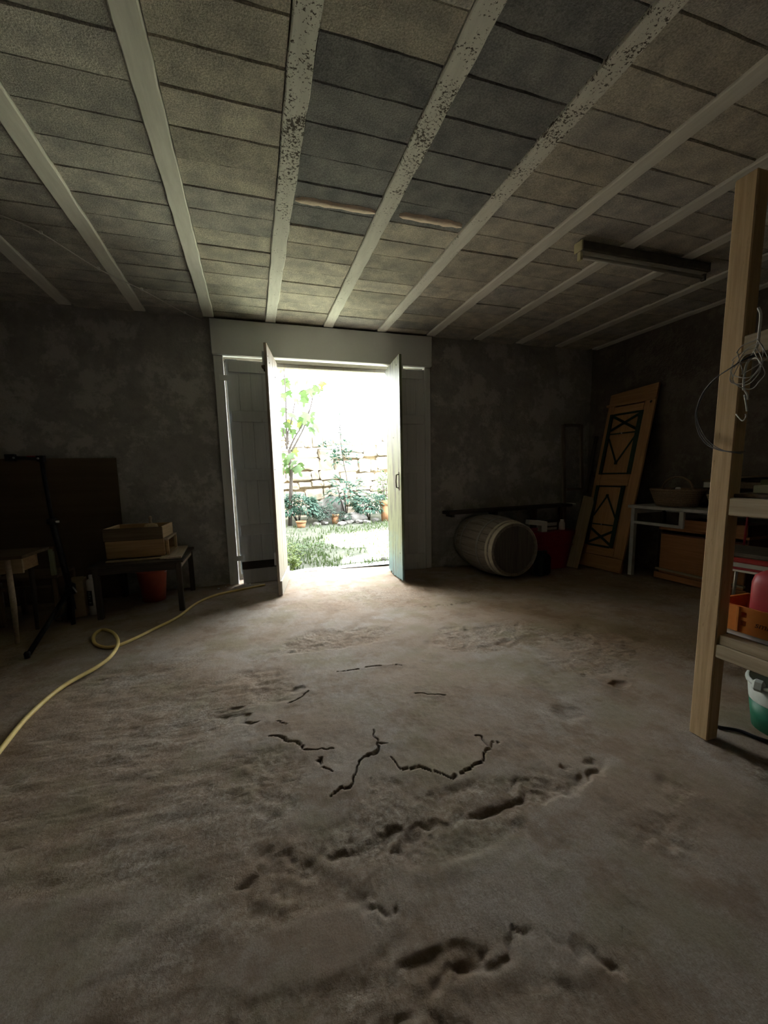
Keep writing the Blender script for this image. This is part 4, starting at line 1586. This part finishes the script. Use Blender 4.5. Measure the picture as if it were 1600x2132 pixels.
# ---------------------------------------------------------------- grey table frame, chest, basket
G0 = fz(3.9, 3)
t = thing('grey_table', 'grey painted table with empty drawer openings under a wicker basket', 'table', (4.10, 2.70, G0 + .003))
HT = .765
box('top', (.46, 1.62, .03), (.02, 0, HT - .015), 'greypaint', t)
for x in (-.19, .23):
    for y in (.74, -.74):
        box('leg', (.045, .045, HT - .03), (x, y, (HT - .03) / 2), 'greypaint' if x < 0 else 'darkwood_z', t)  # rear legs coloured dark in place of the shade under the table
for x in (-.20,):
    box('drawer_rail', (.025, .54, .03), (x, .455, .585), 'greypaint', t)
    box('drawer_divider', (.025, .045, .15), (x, .205, .66), 'greypaint', t)
box('apron', (.02, 1.43, .05), (.235, 0, .70), 'greypaint', t)
box('apron', (.40, .02, .05), (.02, .745, .70), 'greypaint', t)

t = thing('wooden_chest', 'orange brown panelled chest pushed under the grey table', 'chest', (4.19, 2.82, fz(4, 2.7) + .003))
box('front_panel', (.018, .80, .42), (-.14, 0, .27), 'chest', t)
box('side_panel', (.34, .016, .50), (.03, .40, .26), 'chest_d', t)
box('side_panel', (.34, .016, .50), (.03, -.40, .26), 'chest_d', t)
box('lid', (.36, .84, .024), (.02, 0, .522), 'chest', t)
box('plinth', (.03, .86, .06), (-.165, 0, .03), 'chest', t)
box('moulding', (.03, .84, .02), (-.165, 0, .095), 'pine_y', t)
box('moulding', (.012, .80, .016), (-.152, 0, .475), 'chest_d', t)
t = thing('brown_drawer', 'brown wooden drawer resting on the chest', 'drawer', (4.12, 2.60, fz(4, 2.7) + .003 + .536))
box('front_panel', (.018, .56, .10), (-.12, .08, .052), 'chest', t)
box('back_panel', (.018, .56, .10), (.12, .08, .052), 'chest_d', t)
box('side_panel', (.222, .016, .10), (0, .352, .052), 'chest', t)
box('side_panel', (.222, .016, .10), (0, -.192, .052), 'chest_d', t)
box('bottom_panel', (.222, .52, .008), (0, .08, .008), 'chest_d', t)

GT = G0 + .003 + HT


def basket(name, label, loc, rx, ry, hgt, mt, handle=True):
    t = thing(name, label, 'basket', loc)
    rows = 9
    for k in range(rows):
        f = k / (rows - 1)
        s = .74 + .26 * f
        N = 28
        pts = [(rx * s * math.cos(2 * PI * i / N), ry * s * math.sin(2 * PI * i / N), .012 + (hgt - .02) * f + .004 * math.sin(i * PI + k * PI)) for i in range(N)]
        tube('weave_band', pts, hgt / rows * .62, mt, t, 6, True)
    bm = bmesh.new()
    N = 24
    c = bm.verts.new((0, 0, .006))
    ring = [bm.verts.new((rx * .74 * math.cos(2 * PI * i / N), ry * .74 * math.sin(2 * PI * i / N), .006)) for i in range(N)]
    for i in range(N):
        bm.faces.new((c, ring[i], ring[(i + 1) % N]))
    link('base', bm_mesh('base', bm), mt, t)
    N = 30
    tube('rim', [(rx * 1.02 * math.cos(2 * PI * i / N), ry * 1.02 * math.sin(2 * PI * i / N), hgt) for i in range(N)], .009, mt, t, 8, True)
    if handle:
        tube('handle', [(0, ry * .62 * math.cos(a), hgt - .01 + .135 * math.sin(a)) for a in [PI * k / 14 for k in range(15)]], .010, mt, t, 6)
    return t


basket('wicker_basket', 'brown wicker basket with a hooped handle on the grey table', (4.09, 3.12, GT + .002), .165, .26, .17, 'wicker')
# things in the basket
for i, (dx, dy, r) in enumerate(((.02, -.1, .055), (-.03, .03, .06), (.04, .12, .05))):
    bm = bmesh.new()
    bmesh.ops.create_icosphere(bm, subdivisions=2, radius=r)
    for v in bm.verts:
        v.co *= 1 + random.uniform(-.08, .08)
    tag(link('rag_bundle', bm_mesh('rag_bundle', bm), 'bag', None, (4.10 + dx, 3.10 + dy, GT + .09 + r * .6)), 'dark crumpled rag bundle in the wicker basket', 'cloth', 'rag bundles in the basket')
tag(lathe('jar_lid', [(0, 0), (.022, 0), (.024, .03), (.018, .04), (0, .042)], 'white', None, (4.05, 3.08, GT + .155), 14), 'small white capped jar peeping out of the wicker basket', 'jar')
basket('straw_basket', 'small straw basket beside the wicker one on the grey table', (4.05, 2.62, GT + .002), .11, .15, .13, 'wicker_y', False)
# carton pile behind
t = thing('dark_crate', 'dark wooden crate at the back of the grey table', 'crate', (4.315, 2.58, GT + .002))
for z in (.05, .13):
    for x, s in ((-.085, (.012, .62, .07)), (.085, (.012, .62, .07))):
        box('slat', s, (x, 0, z), 'darkwood', t)
    for y in (-.30, .30):
        box('slat', (.155, .012, .07), (0, y, z), 'darkwood', t)
box('lid', (.19, .64, .014), (0, 0, .178), 'darkwood', t)
t = thing('long_carton', 'long flat carton with a white end lying on the dark crate', 'box', (4.29, 2.60, GT + .002 + .188), math.radians(-3))
box('carton_body', (.22, .66, .055), (0, 0, .0285), 'crate_dark', t)
box('end_label', (.004, .24, .05), (-.112, .21, .0285), 'white', t, None, .0005)
tag(bar('slanting_board', (4.30, 2.95, GT + .262), (4.32, 2.05, GT + .33), .24, .016, 'oldwood_z', None, 0.), 'brown board lying slanted on the long carton', 'board')

# ---------------------------------------------------------------- red kitchen chair
t = thing('red_chair', 'red kitchen chair with a bright metal seat band behind the shelves', 'chair', (3.36, 1.96, fz(3.3, 1.8)), math.radians(8))
SZ = .52
box('seat_pad', (.40, .40, .03), (0, 0, SZ + .005), 'lampbody', t, None, .012)
box('seat_rim', (.42, .42, .035), (0, 0, SZ - .028), 'red', t, None, .008)
box('seat_band', (.415, .415, .03), (0, 0, SZ - .061), 'greypaint', t, None, .004)
box('seat_apron', (.41, .41, .018), (0, 0, SZ - .085), 'red_tub', t, None, .003)
box('trim_strip', (.422, .422, .014), (0, 0, SZ - .101), 'white', t, None, .003)
for x in (-.17, .17):
    for y in (-.17, .17):
        tube('leg', [(x * 1.12, y * 1.12, .003), (x, y, SZ - .10)], .012, 'steel', t)
for y in (-.15, .15):
    tube('back_rod', [(.19, y, SZ), (.21, y, SZ + .27)], .008, 'red_tub', t)
tube('back_bar', [(.21, -.16, SZ + .275), (.21, .16, SZ + .275)], .010, 'red_tub', t)

# ================================================================== SHELVING
SXF = 1.73
t = thing('timber_shelves', 'rough timber shelving unit with square posts', 'shelf', (2.02, .40, 0))
O = Vector((2.02, .40, 0))


def pos(x, y, z):
    return Vector((x, y, z)) - O


for (x, y) in ((SXF + .03, 1.15), (SXF + .03, -.32), (2.33, 1.15), (2.33, -.32)):
    box('post', (.062, .075, 2.15), pos(x, y, 1.075 + .002), 'post', t, None, .004)
YM = (1.112 - .28) / 2
LN = 1.112 + .28
for z0, z1, m in ((.372, .428, 'pine_y'), (.945, 1.013, 'pine_y'), (1.53, 1.60, 'pine_y')):
    for x in (SXF + .022, 2.33):
        box('rail', (.044, LN, z1 - z0), pos(x, YM, (z0 + z1) / 2), m, t, None, .004)
for z in (.40, .985, 1.565):
    for y in (1.15, -.32):
        box('cross_rail', (.507, .04, .055), pos(2.045, y, z), 'pine_x', t, None, .004)
box('packing_block', (.05, .17, .04), pos(SXF + .03, 1.02, .449), 'pine_y', t)
for k in range(3):
    box('shelf_board', (.165, LN + .10, .018), pos(1.90 + k * .185, YM, .438), 'darkwood', t)
for k in range(3):
    box('shelf_board', (.18, LN + .05, .014), pos(1.845 + k * .187, YM, 1.021), 'oldwood_x', t)
for k in range(2):
    box('shelf_board', (.15, LN, .018), pos(2.0 + k * .2, YM, 1.610), 'oldwood_x', t)

# white board + orange crate
tag(box('white_board', (.36, .95, .022), (2.02, .76, .4585), 'white', None), 'white laminated board laid on the bottom shelf', 'board')
CZ = .471
t = thing('orange_crate', 'orange plastic bottle crate with dark lettering on the bottom shelf', 'crate', (1.945, .985, CZ))
CW, CL, CH = .22, .46, .105


def crate_side(nm, xs, ln, holes, at, rotz):
    """side wall with square hand holes cut through"""
    bm = bmesh.new()
    th = .012
    us = sorted({-ln / 2, ln / 2} | {h[0] for h in holes} | {h[1] for h in holes})
    vs = sorted({0., CH} | {h[2] for h in holes} | {h[3] for h in holes})
    for i in range(len(us) - 1):
        for j in range(len(vs) - 1):
            uc, vc = (us[i] + us[i + 1]) / 2, (vs[j] + vs[j + 1]) / 2
            if any(h[0] < uc < h[1] and h[2] < vc < h[3] for h in holes):
                continue
            bx(bm, (us[i + 1] - us[i], th, vs[j + 1] - vs[j]), (uc, 0, vc))
    bmesh.ops.remove_doubles(bm, verts=bm.verts, dist=1e-5)
    return link(nm, bm_mesh(nm, bm), 'orange', t, at, (0, 0, rotz))


hl = [(-.215, -.195, .06, .085), (-.215, -.195, .025, .05), (-.108, -.088, .065, .085), (-.108, -.088, .03, .05), (.088, .108, .065, .085), (.088, .108, .03, .05)]
crate_side('side_wall', 0, CL, hl, (-CW / 2, 0, 0), -PI / 2)
crate_side('side_wall', 0, CL, hl, (CW / 2, 0, 0), PI / 2)
crate_side('end_wall', 0, CW - .012, [], (0, CL / 2 - .006, 0), 0)
crate_side('end_wall', 0, CW - .012, [], (0, -CL / 2 + .006, 0), 0)
box('base', (CW - .01, CL - .01, .008), (0, 0, .005), 'orange', t)
for y in (-.118, .118):
    box('rib', (.006, .012, CH), (-CW / 2 - .008, y, CH / 2), 'orange', t)
for y, sgn in ((CL / 2 - .01, 1), (-CL / 2 + .01, -1)):
    box('corner', (.03, .03, CH), (-CW / 2 + .008, y, CH / 2), 'orange', t, None, .008)
fc = bpy.data.curves.new('crate_lettering', 'FONT')
fc.body = 'smilli'
fc.size = .034
fc.shear = .25
fc.extrude = .0008
fo = bpy.data.objects.new('tmp_text', fc)
COL.objects.link(fo)
bpy.context.view_layer.update()
me = bpy.data.meshes.new_from_object(fo.evaluated_get(bpy.context.evaluated_depsgraph_get()))
bpy.data.objects.remove(fo)
me.name = 'lettering'
me.materials.clear()
link('lettering', me, 'ink', t, (-CW / 2 - .0072, .058, .038), (PI / 2, 0, -PI / 2))

# red can in the crate
t = thing('red_jerrycan', 'red plastic fuel can standing in the orange crate', 'canister', (1.945, 1.015, CZ + .011), math.radians(0))
bm = bmesh.new()
rows = []
for hx, hy, z in ((.075, .085, 0), (.083, .095, .01), (.083, .095, .19), (.076, .088, .22), (.055, .06, .24), (.03, .032, .247), (.028, .03, .285)):
    row = []
    for k in range(28):
        a = 2 * PI * k / 28
        c, s = math.cos(a), math.sin(a)
        row.append(bm.verts.new((hx * math.copysign(abs(c) ** .55, c), hy * math.copysign(abs(s) ** .55, s), z)))
    rows.append(row)
for A, B in zip(rows, rows[1:]):
    for k in range(28):
        bm.faces.new((A[k], A[(k + 1) % 28], B[(k + 1) % 28], B[k]))
bm.faces.new(list(reversed(rows[0])))
bm.faces.new(rows[-1])
link('body', bm_mesh('body', bm, True), 'red', t)
lathe('cap', [(.034, .277), (.036, .28), (.036, .31), (.03, .315), (0, .315)], 'red', t, seg=18)
tube('handle', [(0, -.07, .225), (0, -.08, .265), (0, -.05, .28), (0, -.025, .26)], .011, 'red', t)

# things on the middle shelf
MZ = 1.029
t = thing('pale_carton', 'pale cream and green carton lying on the middle shelf', 'box', (1.855, .95, MZ + .001))
box('carton_body', (.17, .22, .03), (0, 0, .016), 'boxcream', t)
box('carton_lid', (.16, .20, .02), (0.005, -.005, .042), 'boxgreen', t)


def crumple(name, label, cat, loc, r, mt, seed):
    bm = bmesh.new()
    bmesh.ops.create_icosphere(bm, subdivisions=3, radius=1)
    rr = random.Random(seed)
    ph = [rr.uniform(0, 6) for _ in range(6)]
    for v in bm.verts:
        k = 1 + .18 * math.sin(5 * v.co.x + ph[0]) * math.sin(6 * v.co.y + ph[1]) + .14 * math.sin(9 * v.co.z + ph[2] + 4 * v.co.x) + rr.uniform(-.05, .05)
        v.co = Vector((v.co.x * r[0] * k, v.co.y * r[1] * k, max(v.co.z, -.55) * r[2] * k))
    lo = min(v.co.z for v in bm.verts)
    return tag(link(name, bm_mesh(name, bm), mt, None, (loc[0], loc[1], loc[2] - lo)), label, cat)


crumple('plastic_bag', 'black crumpled plastic bag on the middle shelf', 'bag', (2.16, .98, MZ + .002), (.13, .16, .17), 'bag', 4)
crumple('paper_wad', 'greyish crumpled paper on top of the pale carton', 'paper', (1.86, .93, MZ + .055), (.06, .07, .025), 'greypaint', 9)

# black cable by the post foot and green bucket
BZ = 0.003
bp = on_z(1590, 1520, 0)
t = thing('green_bucket', 'green plastic bucket with cloudy white rim under the shelves', 'bucket', (2.11, 1.06, BZ))
lathe('body', [(0, 0), (.105, 0), (.122, .125), (.118, .125), (.10, .008), (0, .008)], 'greenplastic', t)
lathe('upper_band', [(.1225, .125), (.132, .205), (.128, .207), (.1185, .126)], 'whitish', t)
lathe('rim', [(.131, .20), (.139, .202), (.139, .216), (.128, .217)], 'whitish', t)
box('spout', (.03, .045, .05), (-.132, .03, .212), 'whitish', t, (0, .2, .2), .012)
cpts = [on_z(1470, 1508, .008), on_z(1500, 1514, .008), on_z(1540, 1521, .008), on_z(1575, 1535, .008), on_z(1600, 1543, .008), on_z(1660, 1560, .008)]
cpts[0] = Vector((1.86, 1.19, .008))
tag(tube('black_cable', spline(cpts, 6), .007, 'black', None, 8), 'black cable lying on the floor under the shelves', 'cable')


# wire coil and cord hanging on the post
def wire_loop(pts, r, mt, nm='strand'):
    return tube(nm, spline(pts, 6), r, mt, None, 6)


def wx(px, py, X=1.70):
    return on_x(px, py, X)


t = thing('wire_coil', 'loose coil of thin wire hung around the timber post', 'wire', wx(1520, 770))
W0 = wx(1520, 770)
for k in range(3):
    j = .006 * k
    pts = [wx(1572, 742, 1.70), wx(1545, 752, 1.69), wx(1517, 770, 1.68), wx(1488, 790, 1.69), wx(1462, 822, 1.71), wx(1449 - 2 * k, 865, 1.72), wx(1455, 900, 1.72), wx(1472, 925, 1.71), wx(1497, 937 + 2 * k, 1.70), wx(1520, 941 + 2 * k, 1.69), wx(1545, 945, 1.70)]
    pts = [p + Vector((0, -j, j * .6)) for p in pts]
    st = tube('strand', [p - W0 for p in spline(pts, 6)], .0016, 'wire_d', t, 5)
rr = random.Random(2)
for k in range(5):
    c0 = wx(1565, 735 + rr.uniform(-8, 8), 1.70)
    pts = []
    for i in range(9):
        a = 2 * PI * i / 8 + rr.uniform(-.3, .3)
        pts.append(c0 + Vector((-.012 + rr.uniform(-.006, .006), .05 * math.cos(a) + rr.uniform(-.012, .012), .05 * math.sin(a) + rr.uniform(-.012, .012) - .02 * k)))
    tube('strand', [p - W0 for p in spline(pts, 5)], .0016, 'wire', t, 5)
t = thing('hanging_rope', 'stiff white cord end sticking up from the upper rail', 'cord', wx(1582, 720))
W1 = wx(1582, 720)
tube('cord', [p - W1 for p in spline([wx(1580, 641, 1.705), wx(1585, 655, 1.70), wx(1582, 690, 1.70), wx(1578, 718, 1.70), wx(1566, 742, 1.70), wx(1555, 760, 1.70), wx(1550, 790, 1.70), wx(1549, 812, 1.70)], 6)], [.0042] * 43, 'rope', t, 6)
tube('frayed_end', [p - W1 for p in spline([wx(1551, 812, 1.70), wx(1557, 822, 1.70), wx(1558, 832, 1.70)], 4)], .003, 'rope', t, 6)
tube('frayed_end', [p - W1 for p in spline([wx(1551, 822, 1.70), wx(1555, 845, 1.70), wx(1556, 856, 1.70)], 4)], .003, 'rope', t, 6)
tube('frayed_end', [p - W1 for p in spline([wx(1533, 862, 1.71), wx(1546, 876, 1.70), wx(1554, 868, 1.70), wx(1553, 862, 1.70)], 4)], .002, 'rope', t, 6)
# dark sack and red rag stored on the upper shelf
crumple('dark_sack', 'dark sack stored on the top shelf', 'sack', (2.16, .92, 1.62), (.11, .18, .12), 'bag', 12)

# ---------------------------------------------------------------- fluorescent lamp
a, b = Vector((2.24, 2.535, 0)), Vector((3.45, 2.535, 0))
t = thing('fluorescent_lamp', 'dusty unlit fluorescent tube lamp under the ceiling', 'lamp', (2.845, 2.535, Z_J - .001))
box('body', (1.20, .075, .06), (0, 0, -.031), 'lampbody', t, None, .006)
box('reflector', (1.18, .05, .012), (0, -.0, -.066), 'tube', t)
tb = bmesh.new()
tube_bm(tb, [(-.575, 0, -.092), (.575, 0, -.092)], .013, 12)
link('tube', bm_mesh('tube', tb, True), 'tube', t)
for x in (-.59, .59):
    box('socket', (.022, .034, .055), (x, 0, -.09), 'lampcap' if x < 0 else 'lampbody', t)
box('end_cap', (.012, .078, .064), (-.605, 0, -.031), 'lampcap', t)
box('end_cap', (.012, .078, .064), (.605, 0, -.031), 'lampbody', t)
